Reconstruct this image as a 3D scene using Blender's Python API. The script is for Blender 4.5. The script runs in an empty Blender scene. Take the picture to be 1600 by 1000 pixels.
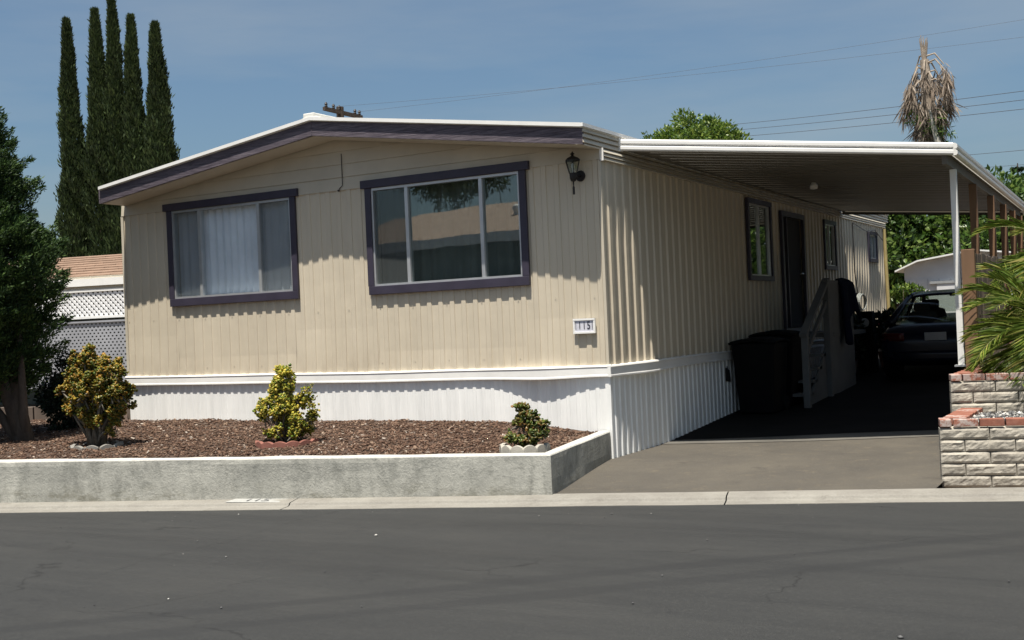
import bpy, bmesh, math, random
import numpy as np
from mathutils import Vector, Matrix, noise
R = math.radians
random.seed(7); rng = np.random.default_rng(7)
sc = bpy.context.scene
col = sc.collection

# ------------------------------------------------------------ camera, sky, sun, exposure
cam = bpy.data.objects.new('camera', bpy.data.cameras.new('camera')); col.objects.link(cam); sc.camera = cam
cam.data.sensor_width = 36; cam.data.lens = 36*1811.24/1600; cam.data.clip_end = 3000; cam.data.clip_start = .05
_y, _p, _r = R(-29.5115), R(.2623), R(-2.499)
_f = Vector((math.sin(_y)*math.cos(_p), math.cos(_y)*math.cos(_p), math.sin(_p)))
_rt = Vector((math.cos(_y), -math.sin(_y), 0)); _u = _rt.cross(_f)
_R2 = _rt*math.cos(_r)+_u*math.sin(_r); _U2 = _u*math.cos(_r)-_rt*math.sin(_r)
M = Matrix((( _R2.x,_U2.x,-_f.x,5.1787),(_R2.y,_U2.y,-_f.y,-11.192),(_R2.z,_U2.z,-_f.z,1.4682),(0,0,0,1)))
cam.matrix_world = M

sun_dir = Vector((-.055,.315,-1)).normalized()            # the way the light travels
sun = bpy.data.objects.new('sun', bpy.data.lights.new('sun','SUN')); col.objects.link(sun)
sun.data.energy = 5.0; sun.data.angle = R(.5); sun.data.color = (1,.94,.84)
sun.rotation_euler = sun_dir.to_track_quat('-Z','Y').to_euler(); sun.location = (0,-10,20)
w = bpy.data.worlds.new('World'); sc.world = w; w.use_nodes = True
nt = w.node_tree; nt.nodes.clear()
def wn(t, **k):
    n = nt.nodes.new(t)
    for a,b in k.items(): setattr(n,a,b)
    return n
sky = wn('ShaderNodeTexSky', sky_type='NISHITA', sun_disc=False, sun_elevation=math.asin(-sun_dir.z),
         sun_rotation=math.atan2(-sun_dir.x,-sun_dir.y), air_density=1.0, dust_density=2.6, ozone_density=2.4)
tc = wn('ShaderNodeTexCoord'); mp = wn('ShaderNodeMapping'); mp.inputs['Scale'].default_value=(1.2,1.2,7)
mp.inputs['Rotation'].default_value=(.12,.1,.3)
nz = wn('ShaderNodeTexNoise'); nz.inputs['Scale'].default_value=1.6; nz.inputs['Detail'].default_value=6; nz.inputs['Roughness'].default_value=.55
cr = wn('ShaderNodeValToRGB'); cr.color_ramp.elements[0].position=.40; cr.color_ramp.elements[1].position=.80
cr.color_ramp.elements[0].color=(0,0,0,1); cr.color_ramp.elements[1].color=(.5,.5,.5,1)
mx = wn('ShaderNodeMix', data_type='RGBA'); mx.inputs['B'].default_value=(4.2,4.6,4.8,1)
bg = wn('ShaderNodeBackground'); bg.inputs['Strength'].default_value=.064; out = wn('ShaderNodeOutputWorld')
L = nt.links.new
L(tc.outputs['Generated'],mp.inputs['Vector']); L(mp.outputs[0],nz.inputs['Vector']); L(nz.outputs['Fac'],cr.inputs[0])
tn = wn('ShaderNodeMix', data_type='RGBA', blend_type='MULTIPLY'); tn.inputs['Factor'].default_value=1; tn.inputs['B'].default_value=(.88,1.0,1.02,1)   # white balance of the daylight sky
L(sky.outputs[0],tn.inputs['A']); L(cr.outputs[0],mx.inputs['Factor']); L(tn.outputs['Result'],mx.inputs['A']); L(mx.outputs['Result'],bg.inputs[0]); L(bg.outputs[0],out.inputs[0])
sc.view_settings.view_transform='Standard'; sc.view_settings.look='None'; sc.view_settings.exposure=.70; sc.view_settings.gamma=1
sc.view_settings.use_curve_mapping=False

# ------------------------------------------------------------ materials
class NT:
    def __init__(s, name):
        s.m = bpy.data.materials.new(name); s.m.use_nodes=True; s.t=s.m.node_tree; s.t.nodes.clear()
        s.o = s.n('ShaderNodeOutputMaterial')
    def n(s, t, **k):
        n = s.t.nodes.new(t)
        for a,b in k.items():
            if a.startswith('i_'): n.inputs[a[2:].replace('_',' ')].default_value=b
            else: setattr(n,a,b)
        return n
    def l(s,a,b): s.t.links.new(a,b)
    def pos(s, scale=(1,1,1), rot=(0,0,0)):
        g=s.n('ShaderNodeNewGeometry'); m=s.n('ShaderNodeMapping'); m.inputs['Scale'].default_value=scale; m.inputs['Rotation'].default_value=rot
        s.l(g.outputs['Position'],m.inputs['Vector']); return m.outputs[0]
    def noise(s, scale, detail=5, rough=.6, vec=None, dist=0):
        n=s.n('ShaderNodeTexNoise',i_Scale=scale,i_Detail=detail,i_Roughness=rough,i_Distortion=dist)
        s.l(vec if vec is not None else s.pos(), n.inputs['Vector']); return n.outputs['Fac']
    def ramp(s, fac, stops):
        r=s.n('ShaderNodeValToRGB'); e=r.color_ramp.elements
        while len(e)<len(stops): e.new(.5)
        for k,(p,c) in zip(e,stops): k.position=p; k.color=(c,c,c,1) if isinstance(c,(int,float)) else (*c,1)
        s.l(fac,r.inputs[0]); return r.outputs[0]
    def mix(s, fac, a, b, mode='MIX'):
        m=s.n('ShaderNodeMix',data_type='RGBA',blend_type=mode)
        for k,v in (('Factor',fac),('A',a),('B',b)):
            if isinstance(v,(int,float)): m.inputs[k].default_value = v if k=='Factor' else (v,v,v,1)
            elif isinstance(v,tuple): m.inputs[k].default_value=(*v,1)
            else: s.l(v,m.inputs[k])
        return m.outputs['Result']
    def bump(s, h, strength=.3, dist=.01):
        b=s.n('ShaderNodeBump',i_Strength=strength,i_Distance=dist); s.l(h,b.inputs['Height']); return b.outputs[0]
    def surf(s, colr, rough=.6, normal=None, metal=0, spec=.4, rnd=0, trans=0):
        p=s.n('ShaderNodeBsdfPrincipled',i_Roughness=.6); p.inputs['Metallic'].default_value=metal
        p.inputs['Specular IOR Level'].default_value=spec
        if rnd:
            oi=s.n('ShaderNodeObjectInfo'); r=s.ramp(oi.outputs['Random'],[(0,1-rnd),(1,1+rnd*.6)]); colr=s.mix(1.0,colr,r,'MULTIPLY')
        if isinstance(colr,tuple): p.inputs['Base Color'].default_value=(*colr,1)
        else: s.l(colr,p.inputs['Base Color'])
        if isinstance(rough,(int,float)): p.inputs['Roughness'].default_value=rough
        else: s.l(rough,p.inputs['Roughness'])
        if normal is not None: s.l(normal,p.inputs['Normal'])
        if trans:
            t=s.n('ShaderNodeBsdfTranslucent'); 
            if isinstance(colr,tuple): t.inputs[0].default_value=(*colr,1)
            else: s.l(colr,t.inputs[0])
            m=s.n('ShaderNodeMixShader'); m.inputs[0].default_value=trans; s.l(p.outputs[0],m.inputs[1]); s.l(t.outputs[0],m.inputs[2]); s.l(m.outputs[0],s.o.inputs[0])
        else: s.l(p.outputs[0],s.o.inputs[0])
        return s.m
def simple(name, c, rough=.6, var=.12, scale=6, bump=.15, metal=0, spec=.4, rnd=0, bd=.004, stretch=(1,1,1)):
    t=NT(name); f=t.noise(scale,6,.6,t.pos(stretch)); c2=tuple(x*(1-var) for x in c); c3=tuple(min(1,x*(1+var)) for x in c)
    cc=t.ramp(f,[(.3,c2),(.7,c3)]); return t.surf(cc,rough,t.bump(t.noise(scale*8,4,.6,t.pos(stretch)),bump,bd),metal,spec,rnd)
def leafmat(name, stops, trans=.25, rough=.5, spec=.3, big=1.2):
    t=NT(name); g=t.n('ShaderNodeNewGeometry'); c=t.ramp(g.outputs['Random Per Island'],stops)
    v=t.ramp(t.noise(big,3,.6),[(.3,.72),(.7,1.2)]); c=t.mix(1.0,c,v,'MULTIPLY'); return t.surf(c,rough,None,0,spec,trans=trans)

def m_siding():
    t=NT('siding_paint'); a=t.noise(1.3,6,.62,t.pos((1,1,.5))); b=t.noise(9,5,.7,t.pos((1,1,.12)))
    c=t.ramp(a,[(.3,(.54,.475,.365)),(.7,(.60,.535,.42))]); c=t.mix(.35,c,t.ramp(b,[(.3,(.49,.43,.335)),(.75,(.615,.545,.43))]))
    sx=t.n('ShaderNodeSeparateXYZ'); t.l(t.pos(),sx.inputs[0])                       # grime splashed along the bottom edge
    d=t.ramp(sx.outputs['Z'],[(0,0),(1,1)]); d2=t.n('ShaderNodeMapRange',i_From_Min=1.32,i_From_Max=.98); t.l(sx.outputs['Z'],d2.inputs[0])
    mul=t.n('ShaderNodeMath',operation='MULTIPLY'); t.l(d2.outputs[0],mul.inputs[0]); t.l(t.ramp(t.noise(5,6,.7,t.pos((1,1,.25))),[(.42,0),(.7,.55)]),mul.inputs[1])
    c=t.mix(mul.outputs[0],c,(.40,.33,.24)); return t.surf(c,.5,t.bump(t.noise(3.0,3,.5),.25,.02),0,.35,rnd=.035)
M_ = {}
M_['siding']=m_siding()
def m_skirt():
    t=NT('skirting_paint'); b=t.noise(7,6,.7,t.pos((1,1,.15))); c=t.ramp(b,[(.3,(.74,.745,.73)),(.6,(.86,.86,.84))])
    s=t.ramp(t.noise(3,6,.75,t.pos((1,1,.2))),[(.58,0),(.8,.5)]); c=t.mix(s,c,(.50,.50,.47)); return t.surf(c,.45,None,0,.4,rnd=.03)
M_['skirt']=m_skirt()
M_['white']=simple('white_paint',(.80,.79,.76),.45,.06,4)
M_['roofwhite']=simple('white_roof_coating',(.70,.69,.64),.6,.08,3)
M_['beige']=simple('beige_paint',(.52,.47,.375),.5,.07,3)
M_['beige_lap']=simple('beige_lap_paint',(.51,.46,.365),.5,.08,2.5,rnd=.04)
def m_fascia():
    t=NT('fascia_stain'); v=t.pos((.9,1,22)); g=t.noise(2.4,8,.75,v,1.5)
    c=t.ramp(g,[(.36,(.030,.023,.032)),(.5,(.088,.072,.090)),(.64,(.17,.145,.165))]); return t.surf(c,.7,t.bump(g,.6,.01))
M_['fascia']=m_fascia()
M_['trim']=simple('purple_trim_paint',(.038,.033,.052),.5,.15,5)
M_['alu']=simple('aluminium_frame',(.52,.53,.54),.35,.08,8,metal=.55)
M_['concrete']=None
def m_conc():
    t=NT('stained_concrete'); a=t.noise(1.7,8,.7,t.pos((1,1,.6))); b=t.noise(6,8,.75,t.pos((1,1,.35)),.6); f=t.noise(45,6,.7)
    c=t.ramp(a,[(.3,(.32,.315,.28)),(.62,(.47,.46,.405))])
    c=t.mix(t.ramp(b,[(.47,0),(.64,.75)]),c,(.19,.19,.165)); c=t.mix(t.ramp(t.noise(1.1,5,.6,t.pos((1,1,.1))),[(.52,0),(.62,.45)]),c,(.21,.21,.185))
    c=t.mix(.25,c,t.ramp(f,[(.3,(.2,.2,.19)),(.7,(.45,.45,.42))]))
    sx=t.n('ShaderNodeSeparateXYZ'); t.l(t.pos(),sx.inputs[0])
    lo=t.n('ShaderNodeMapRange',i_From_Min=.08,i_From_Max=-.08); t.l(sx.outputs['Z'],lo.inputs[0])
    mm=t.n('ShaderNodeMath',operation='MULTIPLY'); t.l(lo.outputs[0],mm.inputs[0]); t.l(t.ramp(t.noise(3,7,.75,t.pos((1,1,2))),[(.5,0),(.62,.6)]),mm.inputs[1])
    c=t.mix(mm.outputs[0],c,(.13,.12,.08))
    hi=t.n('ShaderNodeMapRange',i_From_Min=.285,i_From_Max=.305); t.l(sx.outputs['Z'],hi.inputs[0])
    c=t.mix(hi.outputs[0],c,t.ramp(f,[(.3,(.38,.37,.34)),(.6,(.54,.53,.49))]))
    h=t.mix(.35,t.noise(14,7,.7),f); return t.surf(c,.85,t.bump(h,.7,.02),0,.2)
M_['concrete']=m_conc()
def m_kerb():
    t=NT('kerb_concrete'); a=t.noise(2.2,8,.7); f=t.noise(60,5,.7); c=t.ramp(a,[(.3,(.175,.16,.135)),(.68,(.265,.25,.215))]); c=t.mix(.2,c,t.ramp(f,[(.3,.10),(.7,.36)]))
    c=t.mix(t.ramp(t.noise(5,8,.8),[(.55,0),(.72,.6)]),c,(.11,.10,.085)); return t.surf(c,.85,t.bump(f,.4,.008),0,.2)
M_['kerb']=m_kerb()
BANDROT=-40; BANDS=[(-4.93,.10,.55),(-5.35,.10,.5)]
def m_asph():
    t=NT('asphalt'); ang=R(-14)
    v=t.pos((.16,1.5,1),(0,0,R(-17))); a=t.noise(1.2,6,.6,v,.6); v2=t.pos((.5,3.2,1),(0,0,R(-14))); b=t.noise(1.5,6,.7,v2,.4); g=t.noise(1.0,5,.65); f=t.noise(160,3,.7); f2=t.noise(420,2,.6)
    c=t.ramp(a,[(.34,(.016,.017,.017)),(.5,(.028,.0295,.029)),(.68,(.040,.041,.039))])
    c=t.mix(.45,c,t.ramp(b,[(.35,(.024,.025,.025)),(.7,(.052,.052,.049))]))
    c=t.mix(t.ramp(g,[(.5,0),(.75,.35)]),c,(.058,.056,.050))
    c=t.mix(.45,c,t.ramp(f,[(.25,.010),(.55,.030),(.8,.11)])); c=t.mix(t.ramp(t.noise(45,4,.75),[(.55,0),(.72,.5)]),c,(.066,.066,.062)); c=t.mix(t.ramp(t.noise(2.3,7,.8),[(.60,0),(.66,.45)]),c,(.019,.019,.020))
    c=t.mix(t.ramp(f2,[(.70,0),(.78,.5)]),c,(.15,.15,.14))
    sp=t.n('ShaderNodeSeparateXYZ'); t.l(t.pos((1,1,1),(0,0,R(BANDROT))),sp.inputs[0]); nz=t.noise(.7,4,.6)
    for c0,hw,st_ in BANDS:
        m1=t.n('ShaderNodeMath',operation='SUBTRACT'); t.l(sp.outputs['Y'],m1.inputs[0]); m1.inputs[1].default_value=c0
        m2=t.n('ShaderNodeMath',operation='ABSOLUTE'); t.l(m1.outputs[0],m2.inputs[0]); m3=t.n('ShaderNodeMath',operation='MULTIPLY_ADD'); t.l(nz,m3.inputs[0]); m3.inputs[1].default_value=.25; t.l(m2.outputs[0],m3.inputs[2])
        k=t.ramp(m3.outputs[0],[(hw*.6+.12,st_),(hw+.14,0)]); c=t.mix(k,c,(.022,.0225,.023))
    s2=t.n('ShaderNodeSeparateXYZ'); t.l(t.pos(),s2.inputs[0]); wb=t.n('ShaderNodeMath',operation='MULTIPLY_ADD'); t.l(t.noise(1.3,7,.65),wb.inputs[0]); wb.inputs[1].default_value=.7; t.l(s2.outputs['X'],wb.inputs[2])
    w1=t.n('ShaderNodeMath',operation='ADD'); t.l(wb.outputs[0],w1.inputs[0]); w1.inputs[1].default_value=1.0; w2=t.n('ShaderNodeMath',operation='ABSOLUTE'); t.l(w1.outputs[0],w2.inputs[0])
    yr=t.n('ShaderNodeMapRange',i_From_Min=-5.9,i_From_Max=-5.5); t.l(s2.outputs['Y'],yr.inputs[0]); w3=t.n('ShaderNodeMath',operation='MULTIPLY'); t.l(t.ramp(w2.outputs[0],[(0,.8),(.010,0)]),w3.inputs[0]); t.l(yr.outputs[0],w3.inputs[1])
    c=t.mix(w3.outputs[0],c,(.012,.012,.012))
    vo=t.n('ShaderNodeTexVoronoi',feature='DISTANCE_TO_EDGE',i_Scale=.42); mpn=t.pos((1,1,.001)); 
    wob=t.n('ShaderNodeTexNoise',i_Scale=2.5,i_Detail=6); t.l(mpn,wob.inputs['Vector']); ad=t.n('ShaderNodeVectorMath',operation='MULTIPLY_ADD')
    t.l(wob.outputs['Color'],ad.inputs[0]); ad.inputs[1].default_value=(.7,.7,0); t.l(mpn,ad.inputs[2]); t.l(ad.outputs[0],vo.inputs['Vector'])
    ck=t.ramp(vo.outputs['Distance'],[(0,1),(.006,0)]); mk=t.ramp(t.noise(.55,3,.5),[(.50,0),(.56,.8)]); mm=t.n('ShaderNodeMath',operation='MULTIPLY'); t.l(ck,mm.inputs[0]); t.l(mk,mm.inputs[1])
    c=t.mix(mm.outputs[0],c,(.012,.012,.012)); return t.surf(c,t.ramp(a,[(.3,.62),(.7,.8)]),t.bump(f,.6,.008),0,.3)
M_['asphalt']=m_asph()
def m_drive():
    t=NT('driveway_asphalt'); a=t.noise(.9,7,.65); b=t.noise(2.6,6,.7); f=t.noise(130,3,.7)
    c=t.ramp(a,[(.32,(.060,.050,.036)),(.66,(.108,.091,.065))]); c=t.mix(t.ramp(b,[(.5,0),(.7,.5)]),c,(.070,.060,.046)); c=t.mix(.4,c,t.ramp(f,[(.25,.035),(.55,.09),(.8,.26)])); c=t.mix(t.ramp(t.noise(5,7,.8),[(.56,0),(.64,.4)]),c,(.15,.125,.09)); c=t.mix(t.ramp(t.noise(1.6,7,.8),[(.58,0),(.66,.5)]),c,(.05,.045,.04))
    return t.surf(c,.85,t.bump(f,.4,.006),0,.2)
M_['drive']=m_drive()
M_['slab']=simple('shade_dark_paving',(.013,.0125,.012),.9,.3,2,.3,spec=.06)  # paving colour made near black so it carries the carport's shade
M_['strip']=simple('smooth_concrete_band',(.11,.103,.09),.8,.2,2,.3)
M_['soil']=simple('mulch_soil',(.085,.055,.04),.95,.35,9,.9,bd=.03)
t=NT('bark_chip'); g=t.n('ShaderNodeNewGeometry'); M_['chip']=t.surf(t.ramp(g.outputs['Random Per Island'],[(0,(.05,.028,.019)),(.5,(.115,.068,.047)),(.85,(.18,.115,.08)),(.955,(.25,.18,.13)),(1,(.42,.37,.32))]),.9,None,0,.2)
t=NT('pebble'); g=t.n('ShaderNodeNewGeometry'); M_['pebble']=t.surf(t.ramp(g.outputs['Random Per Island'],[(0,(.04,.04,.045)),(.45,(.12,.12,.12)),(.8,(.3,.29,.27)),(1,(.6,.58,.54))]),.7,None,0,.3)
M_['earth']=simple('dry_earth',(.16,.125,.09),.95,.3,1.5,.5)
def m_glass(name='window_glass', refl=.115, tint=(.74,.78,.78)):
    t=NT(name); tr=t.n('ShaderNodeBsdfTransparent'); tr.inputs[0].default_value=(*tint,1); gl=t.n('ShaderNodeBsdfGlossy'); gl.inputs['Roughness'].default_value=.012; gl.inputs[0].default_value=(.95,1,.98,1)
    nb=t.bump(t.noise(.9,2,.5),.10,.02); t.l(nb,gl.inputs['Normal'])
    lw=t.n('ShaderNodeLayerWeight',i_Blend=.5); pw=t.n('ShaderNodeMath',operation='POWER'); pw.inputs[1].default_value=4; t.l(lw.outputs['Facing'],pw.inputs[0]); ma=t.n('ShaderNodeMath',operation='MULTIPLY_ADD'); t.l(pw.outputs[0],ma.inputs[0]); ma.inputs[1].default_value=.75; ma.inputs[2].default_value=refl
    m=t.n('ShaderNodeMixShader'); t.l(ma.outputs[0],m.inputs[0]); t.l(tr.outputs[0],m.inputs[1]); t.l(gl.outputs[0],m.inputs[2]); t.l(m.outputs[0],t.o.inputs[0]); return t.m
M_['glass']=m_glass(); M_['carglass']=m_glass('car_glass',.03,(.6,.66,.62)); M_['lampglass']=m_glass('lantern_glass',.06,(.75,.8,.78)); M_['curtglass']=m_glass('left_window_glass',.05,(.93,.96,.98))
def m_screen():
    t=NT('insect_screen'); tr=t.n('ShaderNodeBsdfTransparent'); d=t.n('ShaderNodeBsdfDiffuse'); d.inputs[0].default_value=(.10,.11,.11,1)
    m=t.n('ShaderNodeMixShader'); m.inputs[0].default_value=.42; t.l(tr.outputs[0],m.inputs[1]); t.l(d.outputs[0],m.inputs[2]); t.l(m.outputs[0],t.o.inputs[0]); return t.m
M_['screen']=m_screen()
M_['curtain']=simple('pale_curtain',(.86,.85,.86),.9,.08,3)
M_['curtain_dark']=simple('dim_curtain',(.26,.265,.25),.9,.1,3)
M_['dark']=simple('dark_interior',(.03,.03,.03),.9)
M_['black']=simple('black_metal',(.018,.015,.014),.45,.2,20)
M_['bin']=simple('black_plastic',(.006,.006,.0065),.7,.15,6,spec=.08)
M_['carpaint']=NT('navy_car_paint').surf((.006,.008,.017),.25,None,0,.35)
M_['tyre']=simple('tyre_rubber',(.012,.012,.012),.9,spec=.1)
M_['seat']=simple('car_seat_cloth',(.05,.05,.052),.9)
M_['redlens']=NT('tail_lamp_red').surf((.07,.008,.008),.2)
M_['plate']=simple('number_plate_white',(.30,.31,.32),.5)
M_['wood']=simple('brown_wood',(.20,.115,.065),.75,.25,5,.5,rnd=.1,stretch=(1,1,.15))
M_['greywood']=simple('grey_weathered_wood',(.135,.105,.085),.8,.25,6,.5,rnd=.18,stretch=(1,1,.12))
M_['bark']=simple('tree_bark',(.085,.065,.05),.95,.35,12,.9,bd=.02,stretch=(1,1,.3))
M_['jadebark']=simple('jade_stem',(.13,.115,.09),.8,.3,14,.6)
M_['blockw']=None
def m_block():
    t=NT('slump_block'); a=t.noise(9,7,.7); c=t.ramp(a,[(.3,(.34,.31,.26)),(.65,(.47,.435,.37))]); c=t.mix(t.ramp(t.noise(3,6,.75),[(.50,0),(.68,.65)]),c,(.17,.155,.14)); return t.surf(c,.9,t.bump(t.noise(30,6,.7),.7,.012),0,.15,rnd=.1)
M_['block']=m_block()
def m_brick():
    t=NT('red_brick'); a=t.noise(14,6,.7); c=t.ramp(a,[(.3,(.20,.075,.05)),(.65,(.31,.13,.09))]); oi=t.n('ShaderNodeObjectInfo')
    pk=t.n('ShaderNodeMath',operation='MULTIPLY'); t.l(t.ramp(t.noise(12,6,.8),[(.45,0),(.55,1)]),pk.inputs[0]); t.l(t.ramp(oi.outputs['Random'],[(.35,.05),(.8,.9)]),pk.inputs[1])
    c=t.mix(pk.outputs[0],c,(.42,.36,.33)); return t.surf(c,.9,t.bump(a,.6,.008),0,.15,rnd=.12)
M_['brick']=m_brick()
M_['mortar']=simple('mortar',(.17,.155,.13),.95)
M_['edge_red']=simple('red_edging_concrete',(.24,.10,.075),.9,.2,12,.5,rnd=.1)
M_['edge_white']=simple('pale_edging_concrete',(.38,.36,.31),.9,.15,12,.5,rnd=.08)
M_['edge_grey']=simple('grey_edging_concrete',(.22,.21,.19),.9,.2,12,.5,rnd=.08)
M_['shingle']=simple('brown_shingles',(.25,.165,.115),.9,.22,5,.5,rnd=.12,stretch=(1,1,4))
M_['lattice']=simple('white_lattice',(.72,.72,.72),.5)
M_['mesh']=simple('grey_perforated_panel',(.31,.32,.345),.5,.15,1.2)
M_['teal']=simple('grey_green_wall',(.10,.13,.125),.7,.12,2)
M_['shed']=simple('shed_white_metal',(.60,.60,.61),.5,.1,2)
M_['jacket']=simple('dark_blue_cloth',(.007,.009,.020),.95,.2,6,spec=.05)
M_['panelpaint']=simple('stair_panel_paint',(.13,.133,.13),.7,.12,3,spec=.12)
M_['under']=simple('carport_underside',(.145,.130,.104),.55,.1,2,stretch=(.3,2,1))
M_['copper']=simple('wire',(.05,.05,.055),.6)
M_['vinyl']=simple('plaque_face',(.62,.62,.68),.5)
M_['ink']=simple('black_ink',(.02,.02,.03),.6)
M_['curbpaint']=simple('kerb_paint',(.34,.34,.325),.6,.1,40)
M_['fadedink']=simple('faded_ink',(.19,.19,.19),.7,.15,40)
M_['deadpalm']=leafmat('dead_frond',[(0,(.13,.095,.07)),(.5,(.25,.20,.155)),(1,(.40,.34,.28))],.15,.8)
M_['deadtrunk']=simple('palm_trunk',(.30,.25,.20),.9,.3,6,.6)
M_['cypress']=leafmat('cypress_leaf',[(0,(.014,.026,.009)),(.5,(.034,.056,.018)),(1,(.070,.10,.032))],.15,.6,big=.5)
M_['juniper']=leafmat('juniper_leaf',[(0,(.011,.027,.008)),(.55,(.032,.068,.017)),(1,(.09,.15,.035))],.2,.6,big=1.6)
M_['bush']=leafmat('dark_shrub_leaf',[(0,(.008,.014,.009)),(1,(.03,.05,.025))],.15,.5)
M_['jade']=leafmat('jade_leaf_bronze',[(0,(.04,.085,.012)),(.3,(.13,.14,.016)),(.65,(.27,.20,.02)),(1,(.36,.18,.025))],.22,.35,.5,big=5)
M_['jadey']=leafmat('jade_leaf_yellow',[(0,(.06,.13,.012)),(.25,(.26,.29,.03)),(.7,(.52,.45,.06)),(1,(.62,.45,.08))],.25,.35,.5,big=5)
M_['jadeg']=leafmat('jade_leaf_green',[(0,(.05,.09,.015)),(.6,(.13,.15,.025)),(1,(.25,.13,.04))],.22,.35,.5,big=8)
M_['leafy']=leafmat('broad_leaf',[(0,(.025,.055,.012)),(.5,(.06,.12,.02)),(1,(.15,.21,.045))],.3,.4,.45,big=.8)
M_['citrus']=leafmat('bright_leaf',[(0,(.04,.085,.015)),(.5,(.10,.17,.025)),(1,(.22,.28,.05))],.3,.4,.45,big=2)
M_['palm']=leafmat('palm_leaflet',[(0,(.10,.17,.03)),(.5,(.21,.30,.05)),(.88,(.36,.40,.09)),(1,(.55,.46,.17))],.3,.45,.4,big=3)
M_['stalk']=simple('palm_stalk',(.16,.17,.05),.6)
M_['norfolk']=leafmat('needle_branch',[(0,(.012,.03,.014)),(1,(.04,.07,.03))],.15,.6)
M_['flower']=NT('pink_flower').surf((.5,.06,.12),.6)
M_['hose']=simple('hose',(.25,.26,.24),.5)
M_['bamboo']=simple('bamboo_pole',(.42,.33,.14),.6)

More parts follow.
